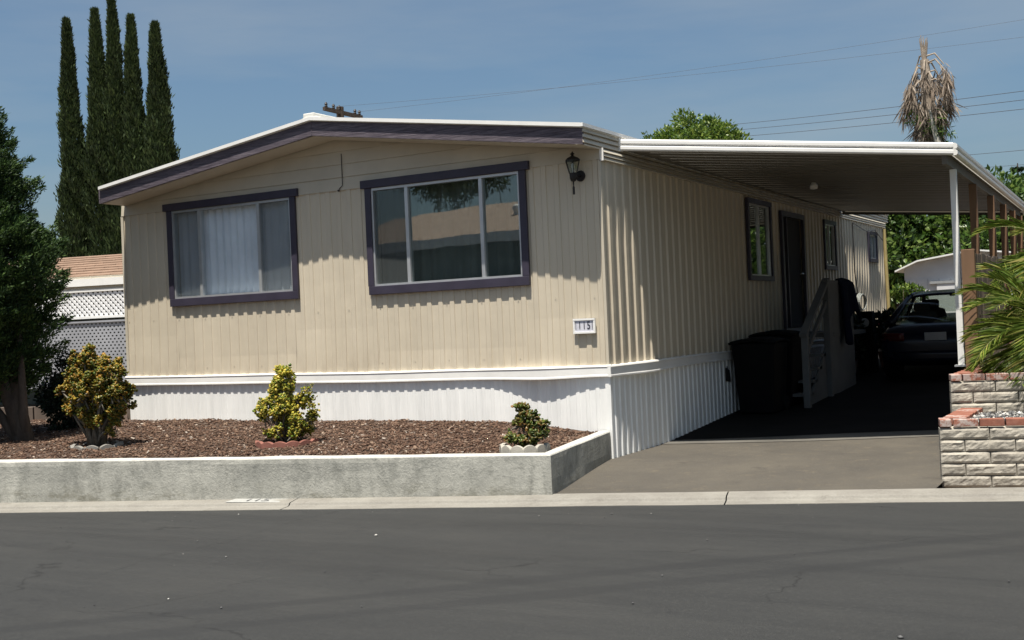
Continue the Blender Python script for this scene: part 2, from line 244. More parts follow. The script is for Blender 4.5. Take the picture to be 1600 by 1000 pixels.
# ------------------------------------------------------------ mesh helpers
def link(name, me, mat, parent=None, loc=None):
    o=bpy.data.objects.new(name,me); col.objects.link(o)
    if mat is not None and len(me.materials)==0: me.materials.append(mat)
    if parent is not None: o.parent=parent
    if loc is not None: o.location=loc
    return o
def tag(o,label,cat,group=None):
    o['label']=label; o['category']=cat
    if group: o['group']=group
    return o
def struct(o): o['kind']='structure'; return o
def stuff(o): o['kind']='stuff'; return o
def thing(name,label,cat,group=None):
    o=bpy.data.objects.new(name,None); col.objects.link(o); o.empty_display_size=.1; return tag(o,label,cat,group)
class MB:
    def __init__(s): s.v=[]; s.f=[]
    def add(s,v,f):
        b=len(s.v); s.v+= [tuple(p) for p in v]; s.f+=[tuple(b+i for i in q) for q in f]; return s
    def box(s,a,b):
        x0,y0,z0=a;x1,y1,z1=b
        return s.add([(x0,y0,z0),(x1,y0,z0),(x1,y1,z0),(x0,y1,z0),(x0,y0,z1),(x1,y0,z1),(x1,y1,z1),(x0,y1,z1)],
            [(0,3,2,1),(4,5,6,7),(0,1,5,4),(1,2,6,5),(2,3,7,6),(3,0,4,7)])
    def hexa(s,p): return s.add(p,[(0,3,2,1),(4,5,6,7),(0,1,5,4),(1,2,6,5),(2,3,7,6),(3,0,4,7)])
    def bar(s,a,b,w,h=None,up=(0,0,1)):
        a=Vector(a);b=Vector(b);h=h or w;d=(b-a).normalized();u=Vector(up)
        if abs(d.dot(u))>.95:u=Vector((0,1,0))
        x=d.cross(u).normalized()*w/2;y=x.cross(d).normalized()*h/2
        return s.hexa([a-x-y,a+x-y,b+x-y,b-x-y,a-x+y,a+x+y,b+x+y,b-x+y])
    def tube(s,pts,rad,n=8,cap=True):
        pts=[Vector(p) for p in pts]; rad=rad if isinstance(rad,(list,tuple)) else [rad]*len(pts); b=len(s.v); prev=None
        for i,p in enumerate(pts):
            d=(pts[min(i+1,len(pts)-1)]-pts[max(i-1,0)]).normalized()
            u=Vector((0,0,1)) if abs(d.z)<.9 else Vector((1,0,0))
            if prev is not None: u=prev
            x=d.cross(u); 
            if x.length<1e-4: x=d.cross(Vector((.3,1,.2)))
            x.normalize(); y=x.cross(d).normalized(); prev=y
            for k in range(n):
                a=2*math.pi*k/n; s.v.append(tuple(p+(x*math.cos(a)+y*math.sin(a))*rad[i]))
        for i in range(len(pts)-1):
            for k in range(n): s.f.append((b+i*n+k,b+i*n+(k+1)%n,b+(i+1)*n+(k+1)%n,b+(i+1)*n+k))
        if cap: s.f.append(tuple(b+k for k in range(n))[::-1]); s.f.append(tuple(b+(len(pts)-1)*n+k for k in range(n)))
        return s
    def lathe(s,prof,c=(0,0,0),n=12,axis='z'):
        b=len(s.v)
        for r,z in prof:
            for k in range(n):
                a=2*math.pi*k/n
                if axis=='z': s.v.append((c[0]+r*math.cos(a),c[1]+r*math.sin(a),c[2]+z))
                elif axis=='x': s.v.append((c[0]+z,c[1]+r*math.cos(a),c[2]+r*math.sin(a)))
                else: s.v.append((c[0]+r*math.cos(a),c[1]+z,c[2]+r*math.sin(a)))
        for i in range(len(prof)-1):
            for k in range(n): s.f.append((b+i*n+k,b+i*n+(k+1)%n,b+(i+1)*n+(k+1)%n,b+(i+1)*n+k))
        s.f.append(tuple(b+k for k in range(n))[::-1]); s.f.append(tuple(b+(len(prof)-1)*n+k for k in range(n)))
        return s
    def grid(s,fn,nu,nv):
        b=len(s.v)
        for j in range(nv+1):
            for i in range(nu+1): s.v.append(tuple(fn(i/nu,j/nv)))
        for j in range(nv):
            for i in range(nu): q=b+j*(nu+1)+i; s.f.append((q,q+1,q+nu+2,q+nu+1))
        return s
    def prism(s,poly,d):
        n=len(poly); d=Vector(d); p=[Vector(q) for q in poly]
        return s.add(p+[q+d for q in p],[tuple(range(n))[::-1],tuple(range(n,2*n))]+[(i,(i+1)%n,(i+1)%n+n,i+n) for i in range(n)])
    def mesh(s,name,smooth=False):
        me=bpy.data.meshes.new(name); me.from_pydata(s.v,[],s.f); me.update()
        bm=bmesh.new(); bm.from_mesh(me); bmesh.ops.recalc_face_normals(bm,faces=bm.faces); bm.to_mesh(me); bm.free()
        if smooth: me.polygons.foreach_set('use_smooth',[True]*len(me.polygons))
        return me
    def build(s,name,mat,parent=None,smooth=False,bevel=0,loc=None):
        o=link(name,s.mesh(name,smooth),M_[mat] if isinstance(mat,str) else mat,parent,loc)
        if bevel:
            m=o.modifiers.new('bevel','BEVEL'); m.width=bevel; m.segments=2; m.limit_method='ANGLE'; m.angle_limit=R(40)
        return o
def npmesh(name,V,nper,mat,parent=None,smooth=False):
    """V: (N*nper,3) vertices, each consecutive nper forming one polygon (own island)"""
    V=np.asarray(V,dtype=np.float32).reshape(-1,3); n=len(V)//nper; me=bpy.data.meshes.new(name)
    me.vertices.add(len(V)); me.vertices.foreach_set('co',V.ravel()); me.loops.add(len(V)); me.loops.foreach_set('vertex_index',np.arange(len(V),dtype=np.int32))
    me.polygons.add(n); me.polygons.foreach_set('loop_start',np.arange(0,len(V),nper,dtype=np.int32)); me.update(calc_edges=True)
    return link(name,me,M_[mat],parent)
def npsolid(name,V,F,mat,parent=None):
    """many copies: V (N,k,3), F faces of one (quads, m x 4)"""
    N,k,_=V.shape; F=np.asarray(F); m=len(F); q=F.shape[1]
    idx=(F[None]+(np.arange(N)*k)[:,None,None]).reshape(-1).astype(np.int32); me=bpy.data.meshes.new(name)
    me.vertices.add(N*k); me.vertices.foreach_set('co',V.astype(np.float32).ravel()); me.loops.add(len(idx)); me.loops.foreach_set('vertex_index',idx)
    me.polygons.add(N*m); me.polygons.foreach_set('loop_start',np.arange(0,len(idx),q,dtype=np.int32)); me.update(calc_edges=True)
    return link(name,me,M_[mat],parent)
def unit(a): return a/np.maximum(np.linalg.norm(a,axis=-1,keepdims=True),1e-9)
def leaves(name,P,D,ln,wd,mat,parent=None,fold=.25,droop=0.):
    """diamond leaves: base P, direction D, length ln, width wd"""
    n=len(P); D=unit(D); ln=np.broadcast_to(ln,(n,))[:,None]; wd=np.broadcast_to(wd,(n,))[:,None]
    r=unit(np.cross(D,rng.normal(size=(n,3)))); nn=np.cross(D,r)
    mid=P+D*ln*.45; V=np.stack([P,mid+r*wd*.5+nn*wd*fold,P+D*ln+np.array([0,0,-1.])*droop*ln,mid-r*wd*.5+nn*wd*fold],1)
    F=[(0,1,2),(0,2,3)]; return npsolid(name,V,F,mat,parent)
def copy_obj(o,parent=None,loc=None):
    c=o.copy(); col.objects.link(c)
    if parent is not None: c.parent=parent
    if loc is not None: c.location=loc
    return c

# ------------------------------------------------------------ ground frame: s runs along the street, t into the plot
CA,SA=math.cos(R(14)),math.sin(R(14)); OX,OY=.56,-2.4
def S(s,t,z=0): return (OX+s*CA-t*SA, OY+s*SA+t*CA, z)
def st(x,y): return ((x-OX)*CA+(y-OY)*SA, -(x-OX)*SA+(y-OY)*CA)
def clampf(a,l,h): return max(l,min(h,a))
def zr(s): return -.10+.011*clampf(s,-25,25)
def gh(x,y):
    s,t=st(x,y)
    if t<.3: return zr(s)
    k=clampf((t-.3)/2.1,0,1); k=k*k*(3-2*k); z=(zr(s)+.03)*(1-k)
    if y>1.4: z+=.055*min(y-1.4,14)*clampf((y-1.4)/.8,0,1)
    return z
cs=sorted(set(list(np.arange(-40,40.1,1))+[-400,-250,-160,-100,-70,-50,50,70,100,160,250,400]))
b=MB(); n=len(cs)
for yy in cs:
    for xx in cs: b.v.append((xx,yy,gh(xx,yy)-.07-(.0 if abs(xx)<40 and abs(yy)<40 else .3)))
for j in range(n-1):
    for i in range(n-1): b.f.append((j*n+i,j*n+i+1,(j+1)*n+i+1,(j+1)*n+i))
struct(b.build('ground','earth',smooth=True))
W_ROAD=-10.5
b=MB(); b.grid(lambda u,v: S(-60+120*u,W_ROAD*(1-v)-.0,zr(-60+120*u)),120,20); struct(b.build('road','asphalt'))
# rolled kerb with expansion joints: individual lengths of kerb
prof=[(0,-.25),(0,.004),(.155,.008),(.175,.014),(.190,.032),(.21,.038),(.32,.047),(.42,.048),(.42,-.25)]
def kerb_piece(s0,s1,side=1,gap=.006):
    b=MB(); nn=max(2,int((s1-s0)/.4)); ks=[s0+gap+(s1-s0-2*gap)*i/nn for i in range(nn+1)]
    for s_ in ks:
        for (t_,z_) in prof:
            tt=t_ if side>0 else W_ROAD-t_
            wob=.010*noise.noise(Vector((s_*1.3,t_*3,0)))
            b.v.append(S(s_,tt+(wob if t_<.01 else 0),zr(s_)+z_+(wob*.3 if z_>0 else 0)))
    m=len(prof)
    for i in range(nn):
        for k in range(m-1): b.f.append((i*m+k,(i+1)*m+k,(i+1)*m+k+1,i*m+k+1))
    b.f.append(tuple(range(m))); b.f.append(tuple(nn*m+k for k in range(m))[::-1]); return b
kerb=bpy.data.objects.new('kerb',None); col.objects.link(kerb); struct(kerb)
joints=[-20,-16.5,-13,-9.6,-6.0,-2.6,1.42,5.3,8.8,12.4,16,20]
for a,c in zip(joints[:-1],joints[1:]): kerb_piece(a,c).build('kerb_section','kerb',kerb)
far=bpy.data.objects.new('far_kerb',None); col.objects.link(far); struct(far)
for a,c in zip(range(-40,30,7),range(-33,37,7)): kerb_piece(a,c,-1).build('kerb_section','kerb',far)
# driveway apron, smooth band and the paving under the carport
def sheet(x0,x1,yf0,yf1,nu,nv,off,name,mat):
    b=MB()
    def fn(u,v):
        xl=x0; x=xl+(x1-xl)*u; y0=yf0(x); y1=yf1(x); y=y0+(y1-y0)*v; return (x,y,gh(x,y)+off+.004*noise.noise(Vector((x*.8,y*.8,0))))
    b.grid(fn,nu,nv); return struct(b.build(name,mat,smooth=True))
kf=lambda x: OY+(x-OX)*SA/CA+.40/CA
sheet(-.35,3.46,kf,lambda x:1.5+.3*x,24,24,.012,'driveway','drive')
sheet(-.02,3.45,lambda x:1.32+.28*x,lambda x:1.72+.30*x,20,4,.018,'driveway_band','strip')
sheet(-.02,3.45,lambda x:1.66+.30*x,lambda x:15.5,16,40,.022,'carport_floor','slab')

# ------------------------------------------------------------ planter wall and mulch bed
wl=thing('planter_wall','low grey stained concrete retaining wall in front of the mulch bed','wall')
def wallstrip(p0,p1,inn0,inn1,zt,zb,n,name):
    """rounded, slightly uneven plastered wall between outer line p0-p1 and inner line"""
    b=MB(); rows=[]
    for i in range(n+1):
        k=i/n; ox,oy=[p0[a]+(p1[a]-p0[a])*k for a in (0,1)]; ix,iy=[inn0[a]+(inn1[a]-inn0[a])*k for a in (0,1)]
        d=Vector((ix-ox,iy-oy,0)); dn=d.normalized()
        pr=[]
        for (f,z) in ((0,zb),(0,-.02),(0,.08),(0,.17),(0,.25),(.02,zt-.012),(.10,zt),(.5,zt+.003),(.9,zt),(1,zt-.012),(1,zb)):
            wv=.008*noise.noise(Vector((ox*2.1+f*7,oy*2.1,z*5)))
            pr.append((ox+d.x*f+dn.x*(wv if f==0 else 0),oy+d.y*f+dn.y*(wv if f==0 else 0),z+(wv*.8 if f>0 and z>0 else 0)))
        rows.append(pr)
    m=len(rows[0])
    for r_ in rows: b.v+=r_
    for i in range(n):
        for k in range(m-1): b.f.append((i*m+k,(i+1)*m+k,(i+1)*m+k+1,i*m+k+1))
    b.f.append(tuple(range(m))); b.f.append(tuple(n*m+k for k in range(m))[::-1])
    o=b.build(name,'concrete',wl,smooth=False); return o
xl=-10.6; yl=-2.07+(xl-.35)*.2493
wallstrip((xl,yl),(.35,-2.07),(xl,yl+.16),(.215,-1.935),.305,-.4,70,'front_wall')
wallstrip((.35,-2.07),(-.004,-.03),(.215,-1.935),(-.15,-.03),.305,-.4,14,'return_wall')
def bedpt(u,v):
    xm=.235+(-.10-.235)*v; x=-10.5+(xm+10.5)*u; yw=-2.07+(x-.35)*.2493+.15
    yb=-.012 if x>-7.25 else -.012+min(1.6,(-7.25-x)*.9); y=yw+(yb-yw)*v
    z=.262+(.143*(1-.80*clampf((x+1.3)/1.1,0,1)))*min(1,v*1.02)**.9
    if x<-7: z+=.0
    z+=.022*noise.noise(Vector((x*1.7,y*1.7,3)))+.012*noise.noise(Vector((x*6,y*6,1)))
    edge=min(1,v*12); return (x,y,z-(1-edge)*.03)
b=MB(); b.grid(bedpt,150,36); struct(b.build('mulch_bed','soil',smooth=True))
N=30000; ch=[]
uu=rng.random(N)**.85; vv=rng.random(N)
P=np.array([bedpt(a*.985+.01,c_*.97+.012) for a,c_ in zip(uu,vv)])
ln=rng.uniform(.014,.042,N)*np.where(rng.random(N)<.06,1.7,1); wd=ln*rng.uniform(.25,.55,N); th=wd*rng.uniform(.2,.45,N)
ax=unit(np.c_[rng.normal(size=(N,2)),rng.normal(size=N)*.35]); up=unit(np.c_[rng.normal(size=(N,2))*.5,np.ones(N)]); ay=unit(np.cross(up,ax)); az=np.cross(ax,ay)
V=np.stack([P+ax*(sx*ln*(.5 if sy>0 else .42))[:,None]+ay*(sy*wd*.5)[:,None]+az*(sz*th*.5)[:,None]+np.array([0,0,.008]) for sz in (-1,1) for sx,sy in ((-1,-1),(1,-1),(1,1),(-1,1))],1)
o=npsolid('bark_chips',V,[(0,3,2,1),(4,5,6,7),(0,1,5,4),(1,2,6,5),(2,3,7,6),(3,0,4,7)],'chip'); stuff(o); tag(o,'brown shredded bark mulch covering the planting bed','mulch')
# pebbles and grit on the road
N=170; sx=rng.uniform(-8,8,N); tx=rng.uniform(-8.4,.9,N); P=np.array([S(a,c_,0) for a,c_ in zip(sx,tx)]); P[:,2]=[gh(p[0],p[1])+.016 if st(p[0],p[1])[1]>.45 else zr(st(p[0],p[1])[0])+(.006 if st(p[0],p[1])[1]<0 else .04) for p in P]
N2=N; r=rng.uniform(.003,.009,N2)*np.where(rng.random(N2)<.08,2.0,1)
OCT=np.array([(1,0,0),(0,1,0),(-1,0,0),(0,-1,0),(0,0,.7),(0,0,-.7)],float); OF=[(0,1,4),(1,2,4),(2,3,4),(3,0,4),(1,0,5),(2,1,5),(3,2,5),(0,3,5)]
keep=~((P[:,0]<.4)&(np.array([st(p[0],p[1])[1] for p in P])>.35)); P=P[keep]; r=r[keep]
V=P[:,None,:]+OCT[None]*r[:,None,None]*rng.uniform(.7,1.3,(len(P),6,1)); tag(stuff(npsolid('road_grit',V,OF,'pebble')),'scattered small pale stones and leaf bits on the dark road','grit')

# ------------------------------------------------------------ the mobile home
home=thing('mobile_home','beige ribbed-siding mobile home with purple trim and white skirting','house')
HL=-7.2; YB=14.1
def siding(name,mat,org,al,nrm,length,pitch,rib,proud,z0f,z1f,openings,off=0.,joff=None):
    al=Vector(al);nrm=Vector(nrm);org=Vector(org); n=int(math.ceil((length-off)/pitch)); cache={}
    e=min(.012,rib*.25)
    pf=[(0,0),(pitch-rib-2*e,0),(pitch-rib-e,proud),(pitch-e*.5,proud),(pitch,0)]
    def hgt(u):
        for (a,ha),(c,hc) in zip(pf[:-1],pf[1:]):
            if a-1e-9<=u<=c+1e-9: return ha+(hc-ha)*((u-a)/(c-a) if c>a else 0)
        return 0
    for k in range(n):
        u0=off+k*pitch; u1=min(u0+pitch,length)
        if u1-u0<.01: continue
        cuts={u0,u1}
        for a,c,_,_ in openings:
            for q in (a,c):
                if u0<q<u1: cuts.add(q)
        for q,_ in pf:
            if u0<u0+q<u1: cuts.add(u0+q)
        cl=sorted(cuts); hole=any(oa<=u0+1e-6 and u1-1e-6<=oc for oa,oc,_,_ in openings); bs=[MB(),MB()] if hole else [MB()]
        for a,c in zip(cl[:-1],cl[1:]):
            mid=(a+c)/2; rng_=[(None,None)]
            for oa,oc,oz0,oz1 in openings:
                if oa<mid<oc: rng_=[(None,oz0),(oz1,None)]
            for ri,(r0,r1) in enumerate(rng_):
                b=bs[ri if hole else 0]
                za0=z0f(a) if r0 is None else r0; zc0=z0f(c) if r0 is None else r0; za1=z1f(a) if r1 is None else r1; zc1=z1f(c) if r1 is None else r1
                j=joff or (lambda u,z:0)
                ns=1 if joff is None else 4
                ha,hc=hgt(a-u0),hgt(c-u0)
                for q in range(ns):
                    f0,f1=q/ns,(q+1)/ns
                    zz=[za0+(za1-za0)*f0,zc0+(zc1-zc0)*f0,zc0+(zc1-zc0)*f1,za0+(za1-za0)*f1]
                    pts=[]
                    for (u,h,z) in ((a,ha,zz[0]),(c,hc,zz[1]),(c,hc,zz[2]),(a,ha,zz[3])): pts.append(org+al*u+nrm*(h+j(u,z))+Vector((0,0,z)))
                    b.add(pts,[(0,1,2,3)])
        for b in bs: link(name,b_mesh(b,name),M_[mat],home)
def b_mesh(b,name):
    me=bpy.data.meshes.new(name); me.from_pydata(b.v,[],b.f); me.update(); return me
# windows on the front: (x0,x1,z0,z1) of the outer trim
WF=[(-6.33,-4.14,1.91,3.25),(-3.07,-.89,1.90,3.24)]
opF=[(a+.09-HL,c-.09-HL,z0+.09,z1-.09) for a,c,z0,z1 in WF]
zc=lambda v:(lambda u:v)
siding('siding_board','siding',(HL,0,0),(1,0,0),(0,-1,0),7.2,.156,.048,.011,zc(.97),zc(3.185),opF,joff=lambda u,z:.006*noise.noise(Vector((u*.7,z*.9,0)))+.012*math.exp(-((z-1.0)/.12)**2)*(1+noise.noise(Vector((u*1.1,0,0)))))
WS=[(4.78,5.92,1.96,3.14),(9.0,9.82,2.2,3.07),(12.43,13.2,2.42,3.04)]; DR=(6.42,7.72,1.2,3.06)
opS=[(a+.06,c-.06,z0+.06,z1-.06) for a,c,z0,z1 in WS]+[(DR[0]+.05,DR[1]-.05,DR[2],DR[3]-.05)]
siding('siding_board','siding',(0,0,0),(0,1,0),(1,0,0),YB,.205,.060,.020,zc(.97),zc(3.185),opS)
# skirting
skz=lambda u:.385
siding('skirting_board','skirt',(HL,.0,0),(1,0,0),(0,-1,0),7.2,.118,.034,.006,lambda u:.33 if u<5.6 else (.20 if u<7.0 else -.05),zc(.93),[],joff=lambda u,z:.003+.012*noise.noise(Vector((u*.5,z,5))))
siding('skirting_board','skirt',(0,0,0),(0,1,0),(1,0,0),YB,.145,.042,.014,lambda u:gh(0,u)-.03,zc(.93),[],joff=lambda u,z:.004+.014*noise.noise(Vector((u*.6,z*1.2,9))))
b=MB(); b.box((HL-.01,.012,.1),(-.004,.03,.37)); b.build('sill_board','white',home)
# backing walls with openings (sheathing) 
b=MB()
def backing(b,org,al,inn,length,z0,z1,ops,t0=.012,t1=.11):
    org=Vector(org);al=Vector(al);inn=Vector(inn)
    us=sorted({0,length}|{q for o_ in ops for q in o_[:2]})
    for a,c in zip(us[:-1],us[1:]):
        mid=(a+c)/2; segs=[(z0,z1)]
        for oa,oc,oz0,oz1 in ops:
            if oa<mid<oc: segs=[(z0,oz0),(oz1,z1)]
        for q0,q1 in segs:
            if q1-q0<.005: continue
            p=[org+al*a+inn*t0,org+al*c+inn*t0,org+al*c+inn*t1,org+al*a+inn*t1]
            b.hexa([(*x.xy,q0) for x in p]+[(*x.xy,q1) for x in p])
backing(b,(HL,0,0),(1,0,0),(0,1,0),7.19,-.1,3.3,opF); backing(b,(0,.12,0),(0,1,0),(-1,0,0),YB-.12,-.1,3.3,[(a-.12,c-.12,z0,z1) for a,c,z0,z1 in opS])
b.box((HL,.12,-.1),(HL+.1,YB,3.3)); b.box((HL+.11,YB-.1,-.1),(-.12,YB,3.3)); b.build('wall','beige',home)
b=MB(); b.box((HL+.105,.115,.9),(-.115,YB-.105,.97)); b.build('floor_deck','dark',home)
b=MB(); b.box((HL+.105,.115,3.28),(-.115,YB-.105,3.3)); b.build('ceiling_panel','dark',home)
b=MB(); b.box((HL+.3,2.6,.97),(-.3,2.65,3.28)); b.build('inner_partition','dark',home)
# belt moulding, slightly wavy, bulging near the corner
def belt(org,al,nrm,length,bul,name):
    org=Vector(org);al=Vector(al);nrm=Vector(nrm); b=MB(); n=int(length/.1)
    pr=[(.0,1.005),(.034,1.0),(.040,.985),(.034,.972),(.034,.905),(.038,.895),(.038,.880),(.0,.880)]
    for i in range(n+1):
        u=length*i/n; k=bul(u); zz=.010*noise.noise(Vector((u*.6,2,0)))-.012*math.sin(u/7.2*math.pi)*(1 if abs(al.x)>.5 else 0)
        for h,z in pr:
            b.v.append(tuple(org+al*u+nrm*(h*(1+.1*noise.noise(Vector((u,z*3,0))))+(k if h>0 else 0)+.002)+Vector((0,0,z+zz-(k*.25 if z<.92 else 0)))))
    m=len(pr)
    for i in range(n):
        for q in range(m-1): b.f.append((i*m+q,(i+1)*m+q,(i+1)*m+q+1,i*m+q+1))
    b.f.append(tuple(range(m))); b.f.append(tuple(n*m+q for q in range(m)))
    return b.build(name,'white',home)
bulge=lambda u:.048*math.exp(-((u-6.45)/.42)**2)+.008*max(0,noise.noise(Vector((u*.8,0,7))))+.01*math.exp(-((u-.2)/.3)**2)
belt((HL-.03,0,0),(1,0,0),(0,-1,0),7.265,bulge,'belt_moulding')
belt((0,-.045,0),(0,1,0),(1,0,0),YB,lambda u:.03*math.exp(-((u-1.0)/.5)**2),'belt_moulding')
# corner posts
b=MB()
for k in range(0,46,3):
    for z_ in (1.10,1.75,2.45,3.10):
        x_=HL+.156*k+.05+rng.uniform(-.004,.004)
        if any(a<x_<c and z0<z_<z1 for a,c,z0,z1 in WF): continue
        b.lathe([(.005,-.003),(.004,.003)],(x_,-.008,z_+rng.uniform(-.006,.006)),6,'y')
stuff(b.build('screw_heads','beige',home))
b=MB(); b.box((-.02,-.020,1.0),(.012,.02,3.18)); b.build('corner_trim','beige',home); b=MB(); b.box((-.045,-.018,-.06),(.016,.02,.885)); b.build('corner_trim','skirt',home)
b=MB(); b.box((HL-.015,-.018,.99),(HL+.03,.02,3.18)); b.build('corner_trim','beige',home)
# gable lap boards, clipped under the rake
ZL,ZP,ZRt=3.33,3.83,3.32; XP=-3.5
def rk(x): return ZL+(ZP-ZL)*(x-HL)/(XP-HL) if x<XP else ZP+(ZRt-ZP)*(x-XP)/(0-XP)
zs=3.185; k=0
while zs<ZP-.01:
    z1=zs+.155; b=MB(); xs=[HL]+[x for x in np.linspace(HL,0,41)[1:-1]]+[0]; pts=[]
    seg=[x for x in np.linspace(HL,0,289) if rk(x)>zs+.002]
    x0,x1=seg[0],seg[-1]; xs=[x0]+[x for x in np.linspace(HL,0,25) if x0<x<x1]+[x1]+([XP] if x0<XP<x1 else []); xs=sorted(set(xs))
    for a,c in zip(xs[:-1],xs[1:]):
        ta,tc_=min(z1,rk(a)),min(z1,rk(c))
        b.hexa([(a,-.022,zs),(c,-.022,zs),(c,.012,zs),(a,.012,zs),(a,-.008,ta),(c,-.008,tc_),(c,.012,tc_),(a,.012,ta)])
    b.build('lap_board','beige_lap',home); zs=z1+.001
b=MB(); b.add([(HL,.014,3.2),(0,.014,3.2),(0,.014,ZRt),(XP,.014,ZP),(HL,.014,ZL)],[(0,1,2,3,4)]); b.prism([(HL,.014,3.3),(0,.014,3.3),(0,.014,ZRt),(XP,.014,ZP),(HL,.014,ZL)],(0,.1,0)); b.build('gable_wall','beige',home)
# roof
Y0,Y1=-.45,YB+.35; EL,ER=(-7.10,3.525),(.02,3.495); PK=(-3.5,4.0)
def slope(a,c,t0,t1,y0,y1,name,mat,par=home):
    b=MB(); n=24 if y1-y0>2 else 1
    b.hexa([(a[0],y0,a[1]+t0),(c[0],y0,c[1]+t0),(c[0],y1,c[1]+t0),(a[0],y1,a[1]+t0),(a[0],y0,a[1]+t1),(c[0],y0,c[1]+t1),(c[0],y1,c[1]+t1),(a[0],y1,a[1]+t1)])
    return b.build(name,mat,par)
roof=slope(EL,PK,-.03,.012,Y0,Y1,'roof_slope','roofwhite'); slope(PK,ER,-.03,.012,Y0,Y1,'roof_slope','roofwhite')
def sub(a,c,e): # extend
    return a,c
for a,c in ((EL,PK),(PK,ER)):
    slope(a,c,-.20,-.032,Y0+.004,Y0+.034,'fascia_board','fascia')
    slope(a,c,-.022,.018,Y0-.034,Y0-.002,'drip_edge','white')
    slope(a,c,-.205,-.19,Y0+.036,-.024,'soffit','beige')
# ridge plate and joint cover on the peak
b=MB(); b.bar((PK[0],Y0+.002,PK[1]-.19),(PK[0],Y0+.002,PK[1]-.035),.012,.004,(0,1,0)); b.build('joint_strip','fascia',home)
b=MB(); b.prism([(-3.72,Y0-.01,3.985),(-3.5,Y0-.01,4.045),(-3.28,Y0-.01,3.985)],(0,14.6,0)); b.build('ridge_cap','roofwhite',home)
b=MB(); b.box((-3.60,Y0-.02,4.0),(-3.44,.5,4.066)); b.build('ridge_vent','roofwhite',home,bevel=.01)
# side eave fascia: grooved, beige
def grooved(x,y0,y1,z0,z1,n,d,name,mat,sgn=1,par=home):
    b=MB(); h=(z1-z0)/n
    for i in range(n):
        a=z0+i*h; b.prism([(x,y0,a),(x+sgn*d,y0,a+.12*h),(x+sgn*d*.55,y0,a+.93*h),(x,y0,a+h*.97)],(0,y1-y0,0))
    return b.build(name,mat,par)
grooved(-.012,Y0+.005,Y1,3.31,3.475,3,.045,'side_fascia','beige_lap'); b=MB(); b.box((-.06,Y0+.005,3.30),(-.012,Y1,3.46)); b.build('side_fascia_backing','beige',home)
b=MB(); b.box((.0,Y0-.03,3.475),(.045,Y1,3.512)); b.build('drip_edge','white',home)
grooved(.002,-.012,YB,3.175,3.30,3,.045,'frieze_moulding','beige_lap'); b=MB(); b.box((.004,-.02,3.17),(.05,-.012,3.305)); b.build('moulding_end','white',home)
b=MB(); b.box((EL[0]-.03,Y0,3.325),(EL[0]-.001,Y1,3.53)); b.build('side_fascia','fascia',home)
b=MB(); b.box((EL[0],Y0+.04,3.318),(HL+.10,Y1,3.325)); b.build('soffit','beige',home)
# thin cable down the gable
b=MB(); b.tube([(-3.40,-.03,3.62),(-3.40,-.03,3.24),(-3.44,-.03,3.21),(-3.46,-.03,3.185)],.005,5); b.lathe([(.012,-.01),(.012,.01)],(-3.46,-.032,3.18),8,'y'); b.build('cable','black',home)
# windows ------------------------------------------------
def curtain(b,x0,x1,y,z0,z1,amp=.03,per=.11):
    n=int((x1-x0)/.018); 
    def f(u,v):
        x=x0+(x1-x0)*u; return (x,y+amp*math.sin(x/per*2*math.pi+.6*math.sin(x*5))+.006*math.sin(x*90),z0+(z1-z0)*v)
    b.grid(f,n,1); return b
def front_window(x0,x1,z0,z1,mul,left):
    wobj=bpy.data.objects.new('window',None); col.objects.link(wobj); wobj.parent=home; wobj.location=(0,0,0)
    wobj['label']='left front window with pale curtains drawn behind it' if left else 'right front window reflecting the house across the street'
    tw=.085
    def tb(a,c,nm,lab=None): b=MB(); b.box(a,c); b.build(nm,'trim',wobj,bevel=.004)
    tb((x0-.05,-.062,z1-.075),(x1+.05,-.016,z1+.02),'head_trim'); tb((x0+.01,-.052,z0),(x1,-.016,z0+.10),'sill_trim')
    tb((x0,-.048,z0+.101),(x0+tw,-.016,z1-.076),'jamb_trim'); tb((x1-tw,-.048,z0+.101),(x1,-.016,z1-.076),'jamb_trim')
    a0,a1,c0,c1=x0+tw-.004,x1-tw+.004,z0+.096,z1-.079; fw=.028
    b=MB(); b.box((a0,-.030,c0),(a1,.05,c0+fw)); b.box((a0,-.030,c1-fw),(a1,.05,c1)); b.box((a0,-.030,c0+fw),(a0+fw,.05,c1-fw)); b.box((a1-fw,-.030,c0+fw),(a1,.05,c1-fw)); b.build('frame','alu',wobj)
    m0,m1=mul
    for m in (m0,m1): b=MB(); b.box((m-.022,-.024,c0+fw),(m+.022,.05,c1-fw)); b.build('mullion','alu',wobj)
    g='curtglass' if left else 'glass'
    for q0,q1 in ((a0+fw,m0-.022),(m0+.022,m1-.022),(m1+.022,a1-fw)):
        b=MB(); b.box((q0,.008,c0+fw),(q1,.014,c1-fw)); b.build('pane',g,wobj)
    for q0,q1 in (((a0+fw,m0-.022),(m1+.022,a1-fw)) if left else ((a0+fw,m0-.022),)):
        b=MB(); b.add([(q0,-.012,c0+fw),(q1,-.012,c0+fw),(q1,-.012,c1-fw),(q0,-.012,c1-fw)],[(0,1,2,3)]); b.build('insect_screen','screen',wobj)
    b=MB(); curtain(b,a0-.05,a1+.05,.085 if left else .20,c0-.02,c1+.02,.022 if left else .03,.12 if left else .17); b.build('curtain','curtain' if left else 'curtain_dark',wobj,smooth=True)
    b=MB(); b.tube([(a0,.14,c1+.03),(a1,.14,c1+.03)],.012,6); b.build('curtain_rail','alu',wobj)
front_window(*WF[0],(-5.77,-4.76),True); front_window(*WF[1],(-2.49,-1.48),False)
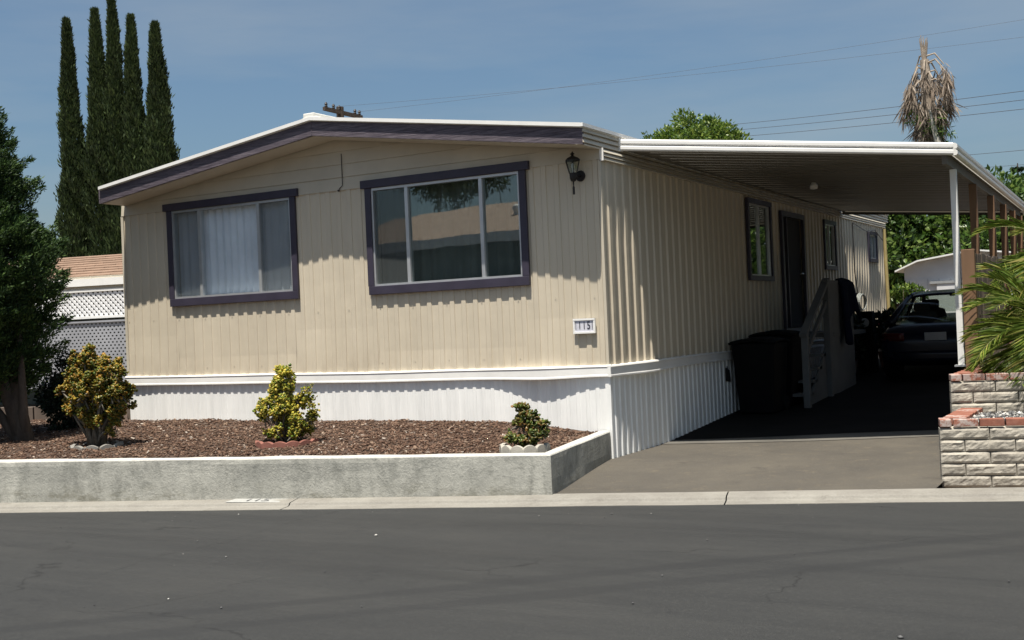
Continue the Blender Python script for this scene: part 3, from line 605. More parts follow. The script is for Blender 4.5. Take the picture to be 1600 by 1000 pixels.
def side_window(y0,y1,z0,z1,nm='window',lab=None):
    wobj=bpy.data.objects.new(nm,None); col.objects.link(wobj); wobj.parent=home
    if lab: wobj['label']=lab
    t=.07
    for a,c in (((.016,y0,z1-t),(.06,y1,z1)),((.016,y0,z0),(.06,y1,z0+t)),((.016,y0,z0+t),(.055,y0+t,z1-t)),((.016,y1-t,z0+t),(.055,y1,z1-t))):
        b=MB(); b.box(a,c); b.build('trim_board','trim',wobj)
    a0,a1,c0,c1=y0+t,y1-t,z0+t,z1-t; b=MB(); f=.02
    b.box((-.02,a0,c0),(.03,a1,c0+f)); b.box((-.02,a0,c1-f),(.03,a1,c1)); b.box((-.02,a0,c0+f),(.03,a0+f,c1-f)); b.box((-.02,a1-f,c0+f),(.03,a1,c1-f)); b.box((-.02,(a0+a1)/2-.015,c0+f),(.03,(a0+a1)/2+.015,c1-f)); b.build('frame','alu',wobj)
    b=MB(); b.box((.0,a0+f,c0+f),(.006,a1-f,c1-f)); b.build('pane','glass',wobj)
for a in WS: side_window(*a)
d=bpy.data.objects.new('door',None); col.objects.link(d); d.parent=home; y0,y1,z0,z1=DR
for a,c in (((.016,y0,z0),(.06,y0+.08,z1)),((.016,y1-.08,z0),(.06,y1,z1)),((.016,y0+.08,z1-.08),(.06,y1-.08,z1))): b=MB(); b.box(a,c); b.build('door_frame','trim',d)
b=MB(); b.box((-.05,y0+.38,z0+.04),(-.01,y1-.08,z1-.08)); b.build('door_leaf','dark',d)
b=MB(); b.box((-.01,y0+.09,z0+.04),(-.004,y0+.34,z1-.09)); b.build('side_light','glass',d); b=MB(); b.box((-.03,y0+.34,z0+.04),(.03,y0+.38,z1-.08)); b.build('mullion','trim',d)
b=MB(); b.box((-.05,y0,z0-.03),(.10,y1,z0+.03)); b.build('threshold','alu',d); b=MB(); b.tube([(.0,y1-.18,2.1),(.05,y1-.18,2.1),(.05,y1-.28,2.1)],.012,6); b.build('door_handle','alu',d)
# crawl-space vent in the side skirting
b=MB(); b.add([(.018,3.62,.62),(.018,3.84,.60),(.018,3.80,.74),(.018,3.64,.78)],[(0,1,2,3)]); b.prism([(.014,3.62,.60),(.014,3.84,.58),(.014,3.70,.80)],(.008,0,0)); b.build('skirting_vent','dark',home)
# rear: leaning downspout and cable loops under the rear eave
b=MB(); b.tube([(.05,13.9,3.15),(.06,14.0,1.0),(.07,14.0,.75)],.035,8); b.build('downspout','bamboo',home)
b=MB(); b.tube([(.07,11.0,3.12),(.06,11.05,2.2),(.05,11.3,1.75)],.010,5); b.tube([(.07,11.0,3.12),(.08,12.2,3.00),(.07,12.9,3.08),(.07,13.6,2.9)],.010,5); b.build('wall_cable','black',home)

# ------------------------------------------------------------ wall lantern and house number
lt=thing('wall_lantern','black carriage lantern on the front wall near the right corner','lantern')
lx,ly=-.255,-.14
b=MB(); b.lathe([(.055,0),(.06,.012),(.042,.02)],(lx+.028,-.036,3.03),14,'y'); b.build('back_plate','black',lt)
b=MB(); b.tube([(lx+.028,-.04,3.03),(lx+.018,-.10,3.01),(lx,ly,3.0)],.012,6); b.build('arm','black',lt)
b=MB(); b.lathe([(.008,-.04),(.03,-.03),(.042,0),(.045,.05),(.05,.055)],(lx,ly,3.0),6); b.build('base_cup','black',lt)
b=MB(); b.lathe([(.004,-.175),(.013,-.17),(.013,-.10),(.006,-.08),(.010,-.04)],(lx,ly,3.0),8); b.build('tail_finial','black',lt)
b=MB(); 
for q in range(6):
    a=2*math.pi*q/6; b.tube([(lx+.045*math.cos(a),ly+.045*math.sin(a),3.055),(lx+.082*math.cos(a),ly+.082*math.sin(a),3.185)],.005,4)
b.lathe([(.086,0),(.086,.008)],(lx,ly,3.184),6); b.build('cage','black',lt)
b=MB(); b.lathe([(.042,.055),(.078,.184)],(lx,ly,3.0),6); b.build('glass_shade','lampglass',lt)
b=MB(); b.lathe([(.088,.192),(.06,.215),(.022,.232),(.012,.245),(.028,.256),(.012,.268),(.004,.285)],(lx,ly,3.0),6); b.build('cap','black',lt)
b=MB(); b.lathe([(.012,.055),(.012,.10),(.02,.12),(.014,.15),(.004,.16)],(lx,ly,3.0),8); b.build('bulb','white',lt)
def text_obj(s,size,mat,parent,mw,name='digits',ext=.001,cond=1.0):
    cu=bpy.data.curves.new('t','FONT'); cu.body=s; cu.size=size; cu.extrude=ext; cu.align_x='CENTER'; cu.align_y='CENTER'; cu.space_character=cond
    to=bpy.data.objects.new('t',cu); col.objects.link(to); bpy.context.view_layer.update()
    me=bpy.data.meshes.new_from_object(to.evaluated_get(bpy.context.evaluated_depsgraph_get())); bpy.data.objects.remove(to)
    me.materials.clear(); me.materials.append(M_[mat]); o=bpy.data.objects.new(name,me); col.objects.link(o); o.parent=parent; o.matrix_local=mw; return o
pq=thing('house_number_sign','small white framed house number sign reading 115 on the front wall','sign')
b=MB(); x0,x1,z0,z1=-.365,-.130,1.355,1.500
b.box((x0,-.048,z0),(x1,-.03,z1)); b.build('face','vinyl',pq)
b=MB(); b.box((x0-.012,-.058,z1-.012),(x1+.012,-.028,z1+.008)); b.box((x0-.012,-.056,z0-.008),(x1+.012,-.028,z0+.010)); b.box((x0-.012,-.056,z0+.010),(x0+.006,-.028,z1-.012)); b.box((x1-.006,-.056,z0+.010),(x1+.012,-.028,z1-.012)); b.build('frame','white',pq)
b=MB(); b.box((x0+.01,-.030,z0+.01),(x1-.01,-.012,z1-.02)); b.build('mount','dark',pq)
for i,ch_ in enumerate('115'):
    text_obj(ch_,.115,'ink',pq,Matrix.Translation((-.300+.053*i,-.0505,1.43))@Matrix.Rotation(R(90),4,'X')@Matrix.Scale(.80,4,(1,0,0)),'digit')
b=MB()
for xx in (x0+.018,x1-.022):
    for q in range(7): b.box((xx-.005,-.0500,1.39+q*.013),(xx+.005,-.0485,1.396+q*.013))
b.build('scroll_mark','edge_grey',pq)
# faded number painted on the kerb
kn=thing('kerb_number','faded white painted patch with house number 115 on the kerb','painted number')
sk=-3.02; b=MB(); b.grid(lambda u,v:S(sk-.27+.56*u+(.03*v),.215+.17*v,zr(sk)+.0385+.011*v+.003),4,2); b.build('paint_patch','curbpaint',kn)
_s=S(sk+.03,.30,zr(sk)+.0515)
text_obj('115',.15,'fadedink',kn,Matrix.Translation(_s)@Matrix.Rotation(R(14),4,'Z')@Matrix.Scale(1.2,4,(1,0,0)),'painted_digits',.0006)

# ------------------------------------------------------------ carport
cp=thing('carport','flat metal carport roof on posts attached to the right side of the home','carport')
A=(0.036,.52,3.34); B=(3.30,1.38,3.02); Cc=(3.22,9.0,2.93); D_=(0.036,10.3,3.29)
def cpt(u,v,dz=0): # u across, v along depth
    a=[A[i]+(B[i]-A[i])*u for i in range(3)]; d_=[D_[i]+(Cc[i]-D_[i])*u for i in range(3)]; p=[a[i]+(d_[i]-a[i])*v for i in range(3)]; return (p[0],p[1],p[2]+dz)
NP=32
for k in range(NP):
    v0,v1=k/NP+.0006,(k+1)/NP-.0006; b=MB(); vm=v0+(v1-v0)*.82; vq=v0+(v1-v0)*.90
    prof_=[(v0,.0),(vm,.0),(vq,.035),(v1,.035)]
    for (va,ha),(vb,hb) in zip(prof_[:-1],prof_[1:]):
        b.hexa([cpt(0,va,ha),cpt(1,va,ha),cpt(1,vb,hb),cpt(0,vb,hb),cpt(0,va,ha+.006),cpt(1,va,ha+.006),cpt(1,vb,hb+.006),cpt(0,vb,hb+.006)])
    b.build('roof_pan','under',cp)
def fascia_run(p,q,z0,z1,outn,name,mat='white',n=2):
    p=Vector(p);q=Vector(q);o_=Vector(outn); b=MB(); h=(z1-z0)/n
    for i in range(n):
        a=z0+i*h; pr_=[(0,a),(.030,a+.04*h),(.042,a+.25*h),(.042,a+.72*h),(.022,a+.96*h),(0,a+h)]
        m=len(pr_); base=len(b.v)
        for e_ in (p,q):
            for d_,z in pr_: b.v.append(tuple(e_+o_*d_+Vector((0,0,z))))
        for k in range(m): b.f.append((base+k,base+(k+1)%m,base+m+(k+1)%m,base+m+k))
        b.f.append(tuple(base+k for k in range(m))); b.f.append(tuple(base+m+k for k in range(m)))
    return b.build(name,mat,cp)
fd=Vector((B[0]-A[0],B[1]-A[1],0)).normalized(); fo=(fd.y,-fd.x,0)
fascia_run((A[0]-.02,A[1]-.02,A[2]),(B[0]+.03,B[1]-.01,B[2]),-.012,.118,fo,'front_fascia')
b=MB(); b.box((A[0]-.045,A[1]-.07,A[2]-.02),(A[0]+.0,A[1]+.02,A[2]+.125)); b.build('fascia_end_cap','white',cp)
fascia_run((B[0]+.03,B[1],B[2]),(Cc[0]+.03,Cc[1],Cc[2]),-.012,.118,(1,0,0),'side_gutter')
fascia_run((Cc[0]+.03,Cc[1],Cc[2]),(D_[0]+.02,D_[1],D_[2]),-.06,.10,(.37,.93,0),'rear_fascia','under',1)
b=MB(); b.hexa([(-.005,.50,3.402),(.12,.50,3.392),(.12,10.3,3.352),(-.005,10.3,3.392),(-.005,.50,3.408),(.12,.50,3.398),(.12,10.3,3.358),(-.005,10.3,3.398)]); b.build('sun_leak_cover','white',cp)  # added strip that stops sun leaking between roof pans and wall
def beam(x_at,name,mat,h=.09,dz=-.005):
    u=(x_at-A[0])/(B[0]-A[0]); p=cpt(u,0.004,dz); q=cpt(u,.99,dz); b=MB(); b.bar((p[0],p[1],p[2]-h/2),(q[0],q[1],q[2]-h/2),.05,h); return b.build(name,mat,cp)
beam(3.24,'edge_beam','under')
fl=gh
def post(x,y,zb,mat,wd=.075,lab=None):
    u=clampf((x-A[0])/(B[0]-A[0]),0,1); zt=cpt(u,clampf((y-1.3)/7.7,0,1))[2]-.10; b=MB(); b.box((x-wd/2,y-wd/2,zb),(x+wd/2,y+wd/2,zt)); o=b.build('post',mat,cp,bevel=.004)
    if lab:o['label']=lab
    b=MB(); b.box((x-wd,y-wd,zb-.01),(x+wd,y+wd,zb+.008)); b.build('post_base','alu',cp)
post(3.25,1.86,.835,'white',.065,'white front corner post')
for x_,y_ in ((3.22,3.5),(3.22,5.1),(3.21,6.5),(3.20,7.7),(3.19,8.75)): post(x_,y_,gh(x_,y_),'wood',.085)
b=MB(); b.lathe([(.0,0),(.05,.01),(.055,.05),(.02,.11),(.0,.12)],(1.1,4.4,3.12-.005),10)
b.build('bulb_fitting','white',cp)

# ------------------------------------------------------------ block planter on the right
bp=thing('block_planter','two tier pale block planter capped with red bricks right of the driveway','planter')
def block(org,al,nrm,ln_,ht,dp,seed,mat='block',name='block',par=bp,rough=.014):
    org=Vector(org);al=Vector(al);nrm=Vector(nrm); b=MB(); nu=max(4,int(ln_/.026)); nv=5
    def f(u,v):
        e=min(u,1-u)*nu; e2=min(v,1-v)*nv; k=min(1,e,e2); d_=(rough*.7+rough*.55*noise.noise(Vector((u*ln_*13+seed*3.1,v*ht*20,seed)))+rough*.35*noise.noise(Vector((u*ln_*40+seed,v*ht*60,seed*2))))*(.35 if k<=.01 else min(1,.6+.4*k) if k<1 else 1)*(0 if k<=.01 else 1)
        return org+al*(u*ln_)+Vector((0,0,v*ht))+nrm*(d_+.0)
    b.grid(f,nu,nv)
    p=[org,org+al*ln_,org+al*ln_-nrm*dp,org-nrm*dp]; zz=Vector((0,0,ht)); q=[x+zz for x in p]
    b.add([*p,*q],[(0,3,2,1),(4,5,6,7),(1,2,6,5),(2,3,7,6),(3,0,4,7)])
    return link(name,b_mesh(b,name),M_[mat],par)
AL=(CA,SA,0); NR=(SA,-CA,0)
def wall_of_blocks(p,al,nrm,length,z0,courses,seed,L0=.40,H=.102,gap=.009,dp=.14):
    p=Vector(p);al=Vector(al)
    for c in range(courses):
        u=0; first=.40 if c%2==0 else .20; k=0
        while u<length-.02:
            l_=first if k==0 else L0; l_=min(l_,length-u)-gap
            if l_>.03: block(p+al*u+Vector((0,0,z0+c*H)),al,nrm,l_,H-gap,dp,seed+c*9+k)
            u+=l_+gap; k+=1
F0=(3.44,-.79,0)
wall_of_blocks(F0,AL,NR,3.2,-.075,5,1)
wall_of_blocks((F0[0]+.004,F0[1]+.155,0),(0,1,0),(-1,0,0),1.19,-.075,5,60)
b=MB(); b.hexa([(*S(*st(F0[0]+.03,F0[1]+.02))[:2],-.3)]*0+[(3.465,-.77,-.35),(6.4,-.05,-.35),(6.4,.6,-.35),(3.465,.6,-.35),(3.465,-.77,.405),(6.4,-.05,.405),(6.4,.6,.405),(3.465,.6,.405)]); b.build('mortar_core','mortar',bp)
# brick caps
def capbrick(c,al,ln_,wd_,h=.062,seed=0):
    al=Vector(al).normalized(); nr=Vector((-al.y,al.x,0)); c=Vector(c); b=MB()
    j=lambda:rng.uniform(-.003,.003)
    p=[c-al*ln_/2-nr*wd_/2,c+al*ln_/2-nr*wd_/2,c+al*ln_/2+nr*wd_/2,c-al*ln_/2+nr*wd_/2]; p=[(x.x+j(),x.y+j(),x.z) for x in p]
    b.hexa([(x,y,z) for x,y,z in p]+[(x+j(),y+j(),z+h+j()) for x,y,z in p]); return b.build('brick','brick',bp,bevel=.005)
zc0=.440
def cap_front(F,length,z):
    u=.05; capbrick(Vector(F)+Vector(AL)*u+Vector((-NR[0]*.085,-NR[1]*.085,z)),(-NR[0],-NR[1],0),.20,.093)
    u=.11
    while u<length: capbrick(Vector(F)+Vector(AL)*(u+.10)+Vector((-NR[0]*.038,-NR[1]*.038,z)),AL,.195,.095); u+=.209
cap_front(F0,3.0,zc0)
y=F0[1]+.27
while y<.50: capbrick((F0[0]+.085,y,zc0),(1,0,0),.195,.095); y+=.104
# upper tier
F1=(3.345,.48,0)
wall_of_blocks((F1[0],F1[1],0),AL,NR,3.3,.44,3,120,H=.104); wall_of_blocks((F1[0]+.004,F1[1]+.155,0),(0,1,0),(-1,0,0),3.4,-.02,7,180)
b=MB(); b.hexa([(3.37,.52,-.3),(6.5,1.27,-.3),(6.5,3.9,-.3),(3.37,3.9,-.3),(3.37,.52,.715),(6.5,1.27,.715),(6.5,3.9,.715),(3.37,3.9,.715)]); b.build('mortar_core','mortar',bp)
cap_front(F1,2.6,.752)
y=F1[1]+.27
while y<1.72: capbrick((F1[0]+.085,y,.752),(1,0,0),.195,.095); y+=.104
# gravel in both tiers
def gravel(n,x0,x1,y0,y1,z):
    P=np.c_[rng.uniform(x0,x1,n),rng.uniform(0,1,n),np.full(n,z)]; P[:,1]=y0+(P[:,0]-x0)*.2493+P[:,1]*(y1-y0); r=rng.uniform(.010,.028,n); P[:,2]+=rng.uniform(0,.03,n)
    V=P[:,None,:]+OCT[None]*r[:,None,None]*rng.uniform(.6,1.3,(n,6,1)); return V
V=np.concatenate([gravel(2600,3.60,5.2,-.60,.35,.44),gravel(1500,3.55,5.0,.75,1.9,.735)])
o=npsolid('gravel',V,OF,'pebble'); stuff(o); tag(o,'dark and pale gravel filling the block planter under the palms','gravel')

# ------------------------------------------------------------ fence behind the post
fn=thing('board_fence','brown vertical board fence running back from the white carport post','fence')
b=MB(); b.box((3.33,1.58,.78),(3.46,1.67,2.05)); b.build('end_post','wood',fn,bevel=.006)
y=1.69; k=0
while y<4.6:
    wdb=.135; h=2.03+rng.uniform(-.015,.015); b=MB(); b.box((3.375+rng.uniform(0,.008),y,.70),(3.395+rng.uniform(0,.008),y+wdb,h)); b.build('fence_board','greywood',fn,bevel=.003); y+=wdb+.012
b=MB(); b.box((3.335,1.69,.95),(3.37,4.6,1.04)); b.box((3.335,1.69,1.75),(3.37,4.6,1.84)); b.build('fence_rail','greywood',fn)
fn2=thing('side_fence','beige board fence closing the yard behind the green palms','fence')
x=3.5
while x<8: b=MB(); b.box((x,7.9+rng.uniform(0,.01),.3),(x+.16,7.93,2.25)); b.build('fence_board','beige_lap',fn2); x+=.168
b=MB(); b.box((3.5,7.935,1.9),(8,7.98,2.0)); b.build('fence_rail','beige',fn2)

# ------------------------------------------------------------ plants
def rand_dirs(n,upb=0): d=rng.normal(size=(n,3)); d[:,2]+=upb; return unit(d)
def column_tree(x,y,ht,rad,label,n,lean=(0,0),tips=2):
    rad*=1.08
    t=thing('cypress_tree',label,'tree','cypress trees in a row behind the neighbouring house')
    z0=gh(x,y) if False else .3
    b=MB(); b.tube([(x,y,z0-.3),(x,y,z0+ht*.5),(x+lean[0],y+lean[1],z0+ht*.93)],[.16,.10,.02],7); b.build('trunk','bark',t)
    # sprays grow up and outwards from many small leaders
    nl=90; la=rng.uniform(0,2*np.pi,nl); lz=rng.random(nl); 
    def R_(h): return rad*np.clip(np.minimum(1,(1.015-h)*2.2)**.7,0,1)*(.90+.75*np.clip(.75-h,0,1))
    h=rng.random(n)**.95; a=rng.uniform(0,2*np.pi,n)
    lump=.80+.26*np.sin(a*3+h*17+x*9)*np.sin(h*31+a*2+x*5)+.16*np.sin(h*70+a*4+x*3)
    rr=R_(h)*np.clip(lump,.5,1.15)*rng.uniform(.55,1.0,n)**.5*(1+.35*rng.random(n)*(rng.random(n)<.09))
    P=np.c_[x+rr*np.cos(a)+lean[0]*h,y+rr*np.sin(a)+lean[1]*h,z0+.2+h*(ht-.2)]
    D=np.c_[np.cos(a)*.33,np.sin(a)*.33,np.ones(n)]+rng.normal(size=(n,3))*.22
    o=leaves('foliage',P,D,rng.uniform(.08,.22,n),rng.uniform(.03,.065,n),'cypress',t,.2)
    return t
def at(px,D):   # only a helper to lay out the row along one line of sight spacing
    return px
cyp=[(-23.32,12.84,10.9,.40,'leftmost tall slim cypress, standing a little apart'),(-22.66,13.19,11.15,.42,'second cypress from the left, with a rounded tip'),
     (-22.20,13.43,11.5,.38,'tallest cypress with a needle-thin tip, middle of the row'),(-21.70,13.69,10.9,.40,'fourth cypress from the left, with a forked tip'),(-21.05,14.03,10.65,.50,'rightmost and broadest cypress, nearest the roof edge')]
for i,(x,y_,h,r_,lab) in enumerate(cyp): column_tree(x,y_,h,r_,lab,40000 if i<4 else 52000,lean=(-.10,-.03) if i==0 else (.04,.02))

def branchy(name,label,cat,base,tips,r0,barkm,extra=None,group=None):
    t=thing(name,label,cat,group); b=MB(); base=Vector(base)
    for tp,rad in tips:
        tp=Vector(tp); m=base.lerp(tp,.5)+Vector(rng.normal(size=3)*.04*(tp-base).length); b.tube([base,base.lerp(m,.5),m,m.lerp(tp,.55)+Vector(rng.normal(size=3)*.03*(tp-base).length),tp],[rad,rad*.8,rad*.6,rad*.4,rad*.15],7)
    b.build('trunk',barkm,t,smooth=True); return t
# juniper at the left edge
t=branchy('juniper_tree','dark shaggy juniper tree leaning at the left edge of the mulch bed','tree',(-6.86,-1.95,.22),[((-7.35,-2.05,1.6),.13),((-7.75,-2.1,3.2),.10),((-6.95,-1.9,2.2),.07),((-7.9,-2.5,2.2),.07)],.13,'bark')
def profile_r(z): # crown radius by height
    return np.interp(z,[.75,1.1,1.45,1.9,2.35,2.8,3.3,3.8,4.3,4.7],[.55,.88,1.0,1.06,1.10,.96,.78,.56,.32,.06])
nc=1500; zc_=rng.uniform(.8,4.5,nc); keep=rng.random(nc)<(.25+profile_r(zc_)/1.1); zc_=zc_[keep]; nc=len(zc_)
ac=rng.uniform(0,2*np.pi,nc); rc=profile_r(zc_)*rng.uniform(.25,1,nc)**.5*rng.uniform(.82,1.08,nc)
Cn=np.c_[-7.68+rc*np.cos(ac),-2.30+rc*np.sin(ac)*1.15,zc_]; od=np.c_[np.cos(ac)*.8,np.sin(ac)*.8,np.ones(nc)*.75]
per=170; ii=np.repeat(np.arange(nc),per); n=len(ii)
ax_=unit(od+rng.normal(size=(nc,3))*.25)[ii]; q=rng.random(n); L_=rng.uniform(.22,.46,nc)[ii]
P=Cn[ii]+ax_*(q*L_)[:,None]+rng.normal(size=(n,3))*(.062*(1-q*.75))[:,None]
leaves('foliage',P,ax_+rng.normal(size=(n,3))*.45,rng.uniform(.035,.085,n),rng.uniform(.012,.024,n),'juniper',t,.2)
# a wispy leader at the frame's left edge
# dark shrub behind the big jade
def shrub(name,label,cat,c,rad,n,lsz,mat,barkm='bark',ncl=60,flat=1.0,group=None,asp=.6,base_z=None):
    c=np.array(c,float); rad=np.array(rad,float); tips=[]
    cl=rand_dirs(ncl)*rng.uniform(.35,1,(ncl,1))**.5; C_=c+cl*rad
    bz=base_z if base_z is not None else c[2]-rad[2]
    for k in range(min(12,ncl)): tips.append((tuple(C_[k]),.02+.015*rad.mean()))
    t=branchy(name,label,cat,(c[0],c[1],bz),tips,.05,barkm,group=group)
    ii=rng.integers(0,ncl,n); cr_=rad.mean()*.30; d=rand_dirs(n,.15); P=C_[ii]+d*cr_*rng.uniform(.5,1,(n,1))
    leaves('foliage',P,d+rng.normal(size=(n,3))*.5,rng.uniform(.7,1.25,n)*lsz,rng.uniform(.8,1.2,n)*lsz*asp,mat,t,.2); return t
shrub('dark_shrub','dark leafy shrub in shade behind the large bronze jade plant','shrub',(-7.35,-.85,.80),(.50,.40,.48),9000,.05,'bush',base_z=.3)
# jade plants: thick rounded leaves on forking stems
JV=np.array([(0,0,0),(.35,.42,.06),(.8,.38,.10),(1,0,.10),(.8,-.38,.10),(.35,-.42,.06),(.35,.40,-.10),(.8,.36,-.06),(.97,0,-.04),(.8,-.36,-.06),(.35,-.40,-.10)],float)
JF=[(0,1,2),(0,2,3),(0,3,4),(0,4,5),(0,7,6),(0,8,7),(0,9,8),(0,10,9),(1,6,7),(1,7,2),(2,7,8),(2,8,3),(3,8,9),(3,9,4),(4,9,10),(4,10,5)]
def jade(label,base,blobs,nclus,lsz,mat,stem=.035):
    t=thing('jade_plant',label,'plant'); base=np.array(base,float); b=MB(); CP=[];CD=[]
    for (ox,oy,oz,rx,rz,wt) in blobs:
        hn=max(3,int(nclus*wt/9)); hd=rand_dirs(hn,.2); hq=rng.uniform(.55,1.12,hn); hc=np.array([ox,oy,oz])+hd*hq[:,None]*np.array([rx,rx*.85,rz])
        ch2=rng.integers(0,hn,int(nclus*wt)); hr=rng.uniform(.035,.062,hn)[ch2]; d=unit(rand_dirs(len(ch2),.35)+hd[ch2]*.4); pp=hc[ch2]+d*hr[:,None]*rng.uniform(.3,1.1,(len(ch2),1)); kp=pp[:,2]>.05
        CP.append(pp[kp]+base); CD.append(unit(d[kp]+np.array([0,0,.3])))
        for hh in hc[:max(4,hn//2)]:
            tp=base+hh*np.array([.96,.96,.97]); st_=base+np.array([rng.normal()*.035,rng.normal()*.035,-.02]); mid=st_+(tp-st_)*.55+rng.normal(size=3)*.025; mid[:2]-=(tp-st_)[:2]*.18
            b.tube([tuple(st_),tuple(mid),tuple(tp)],[stem*.62,stem*.36,stem*.16],6)
    CP=np.concatenate(CP);CD=np.concatenate(CD)
    for k in range(0,len(CP),6):
        q=CP[k]; b.tube([tuple(q-CD[k]*.12+np.array([0,0,-.03])),tuple(q)],[.008,.005],4)
    b.build('stem','jadebark',t,smooth=True)
    per=7; ii=np.repeat(np.arange(len(CP)),per); n=len(ii); d=unit(CD[ii]*.7+rand_dirs(n)); P=CP[ii]+rng.normal(size=(n,3))*.012
    s_=rng.uniform(.7,1.2,n)*lsz; up=unit(rand_dirs(n,1.5)); ay=unit(np.cross(up,d)); az=np.cross(d,ay)
    V=P[:,None,:]+(d[:,None,:]*JV[None,:,0:1]+ay[:,None,:]*JV[None,:,1:2]+az[:,None,:]*JV[None,:,2:3])*s_[:,None,None]
    npsolid('foliage',V,JF,mat,t); return t
jade('largest jade plant with bronze green leaves in a grey scalloped ring',(-5.32,-2.2,.30),[(0,0,.62,.26,.26,.22),(-.08,0,.86,.24,.22,.26),(.16,.0,.82,.20,.19,.18),(-.26,0,.60,.20,.20,.2),(.24,.05,.52,.22,.22,.2),(0,-.1,.55,.26,.24,.2),(.38,0,.56,.08,.12,.05),(-.1,0,.34,.26,.13,.1),(.2,0,.32,.2,.12,.08),(-.42,0,.66,.05,.04,.02)],1050,.040,'jade',.045)
jade('yellow green jade plant beside the red scalloped edging, middle of the bed',(-2.98,-1.72,.34),[(-.02,0,.55,.17,.20,.30),(-.16,0,.28,.20,.17,.26),(.12,0,.30,.20,.20,.26),(.02,0,.28,.25,.20,.26),(.0,0,.16,.26,.12,.20)],640,.034,'jadey',.03)
jade('smallest jade plant, in the pale scalloped ring by the wall corner',(-.10,-1.72,.29),[(0,0,.15,.17,.10,.6),(-.05,0,.30,.06,.07,.2),(.17,0,.20,.08,.04,.16),(.08,0,.26,.06,.05,.1)],150,.046,'jadeg',.014)
# drooping side twig with leaves on the middle one
jt=[o for o in bpy.data.objects if o.name.startswith('jade_plant') and o.type=='EMPTY'][1]
n=170; q=rng.random(n); P=np.c_[-2.72+.10*q+rng.normal(size=n)*.03,-1.68+rng.normal(size=n)*.03,.90-.30*q**1.3+rng.normal(size=n)*.025]
d=rand_dirs(n); s_=rng.uniform(.022,.034,n); up=unit(rand_dirs(n,1)); ay=unit(np.cross(up,d)); az=np.cross(d,ay)
npsolid('drooping_twig_leaves',P[:,None,:]+(d[:,None,:]*JV[None,:,0:1]+ay[:,None,:]*JV[None,:,1:2]+az[:,None,:]*JV[None,:,2:3])*s_[:,None,None],JF,'jadey',jt)
b=MB(); b.tube([(-2.9,-1.72,.55),(-2.8,-1.69,.86),(-2.70,-1.68,.88),(-2.64,-1.68,.66)],[.012,.009,.007,.004],5); b.build('drooping_twig','jadebark',jt)
# scalloped edging rings
def ring(label,c,r,n,mat,a0,a1,h=.085,wdt=.15):
    t=thing('scalloped_edging',label,'garden edging'); c=Vector(c); base=None
    for k in range(n):
        a=a0+(a1-a0)*(k+.5)/n; x,y=c.x+r*math.cos(a),c.y+r*math.sin(a); tw=wdt
        al=Vector((-math.sin(a),math.cos(a),0)); nr=Vector((math.cos(a),math.sin(a),0)); b=MB(); pts=[]
        pr_=[(-.5,-.05),(-.5,h*.62)]+[(-.5+q/6,h*(.62+.38*math.sin(math.pi*q/6))) for q in range(1,6)]+[(.5,h*.62),(.5,-.05)]
        poly=[Vector((x,y,c.z+z_))+al*(u*tw) for u,z_ in pr_]; b.prism(poly,nr*.04); b.build('edging_block',mat,t,bevel=.004)
    return t
ring('grey scalloped edging ring around the largest jade plant',(-5.30,-2.22,.285),.24,10,'edge_grey',R(-178),R(178),.07)
ring('red scalloped edging curved in front of the middle jade plant',(-2.98,-1.70,.315),.30,7,'edge_red',R(-150),R(20),.06)
ring('pale scalloped edging ring around the smallest jade plant',(-.10,-1.73,.265),.19,7,'edge_white',R(-190),R(30),.10)

# palms in the block planter
def palm(label,base,ht,nf,fl,up0,seed,droop=1.0,arange=(0,2*math.pi)):
    t=thing('pygmy_palm',label,'palm'); x,y,z=base; r2=np.random.default_rng(seed)
    b=MB(); b.tube([(x,y,z-.1),(x,y,z+ht*.5),(x,y,z+ht)],[.08,.07,.06],10); b.build('trunk','bark',t)
    LP=[];LD=[];LL=[]; 
    for k in range(nf):
        a=arange[0]+(arange[1]-arange[0])*(k+.5*r2.random())/nf*1.0 if arange[1]-arange[0]<6 else 2.39996*k; el=up0-(up0+.6)*(k/nf)+r2.normal()*.1; l=fl*r2.uniform(.75,1.1)
        p=np.array([x,y,z+ht]); d=np.array([math.cos(a)*math.cos(el),math.sin(a)*math.cos(el),math.sin(el)]); pts=[p.copy()]; ns=12
        for i in range(ns):
            d=unit(d+np.array([0,0,-.13*droop*(i/ns+.25)])); p=p+d*l/ns; pts.append(p.copy())
        bb=MB(); bb.tube([tuple(q) for q in pts],[.007*(1-i/ns*.8) for i in range(ns+1)],4); fr=bb.build('frond','stalk',t)
        pts=np.array(pts); side=unit(np.cross(d,np.array([0,0,1.])))
        m=50; s_=np.linspace(.12,1,m); idx=s_*ns; i0=np.minimum(idx.astype(int),ns-1); f=(idx-i0)[:,None]; Q=pts[i0]*(1-f)+pts[i0+1]*f; T=unit(pts[i0+1]-pts[i0]); sd=unit(np.cross(T,np.array([0,0,1.])))
        nrm=np.cross(sd,T)
        lps=[];lds=[];lls=[]
        for sg in (-1,1):
            lps.append(Q); lds.append(T*.75+sd*sg*.62+nrm*.22+r2.normal(size=(m,3))*.07); lls.append(0.34*l**.5*np.sin(np.pi*np.clip(s_*.85+.12,0,1))**.6*r2.uniform(.85,1.1,m))
        P_=np.concatenate(lps);D2=np.concatenate(lds);l2=np.concatenate(lls)
        leaves('leaflets',P_,D2,l2,.0075,'palm',fr,.12,droop=.16)
    return t
palm('low palm with long green arching fronds spilling over the block planter',(4.20,1.26,.74),.42,40,1.15,1.22,3,1.2)
palm('taller palm at the right edge with yellowish fronds reaching over the fence',(4.40,2.2,.74),1.10,28,1.1,1.1,5,1.3)
palm('second low palm at the far right edge of the planter',(4.78,.95,.74),.42,34,1.0,1.2,9,1.1)

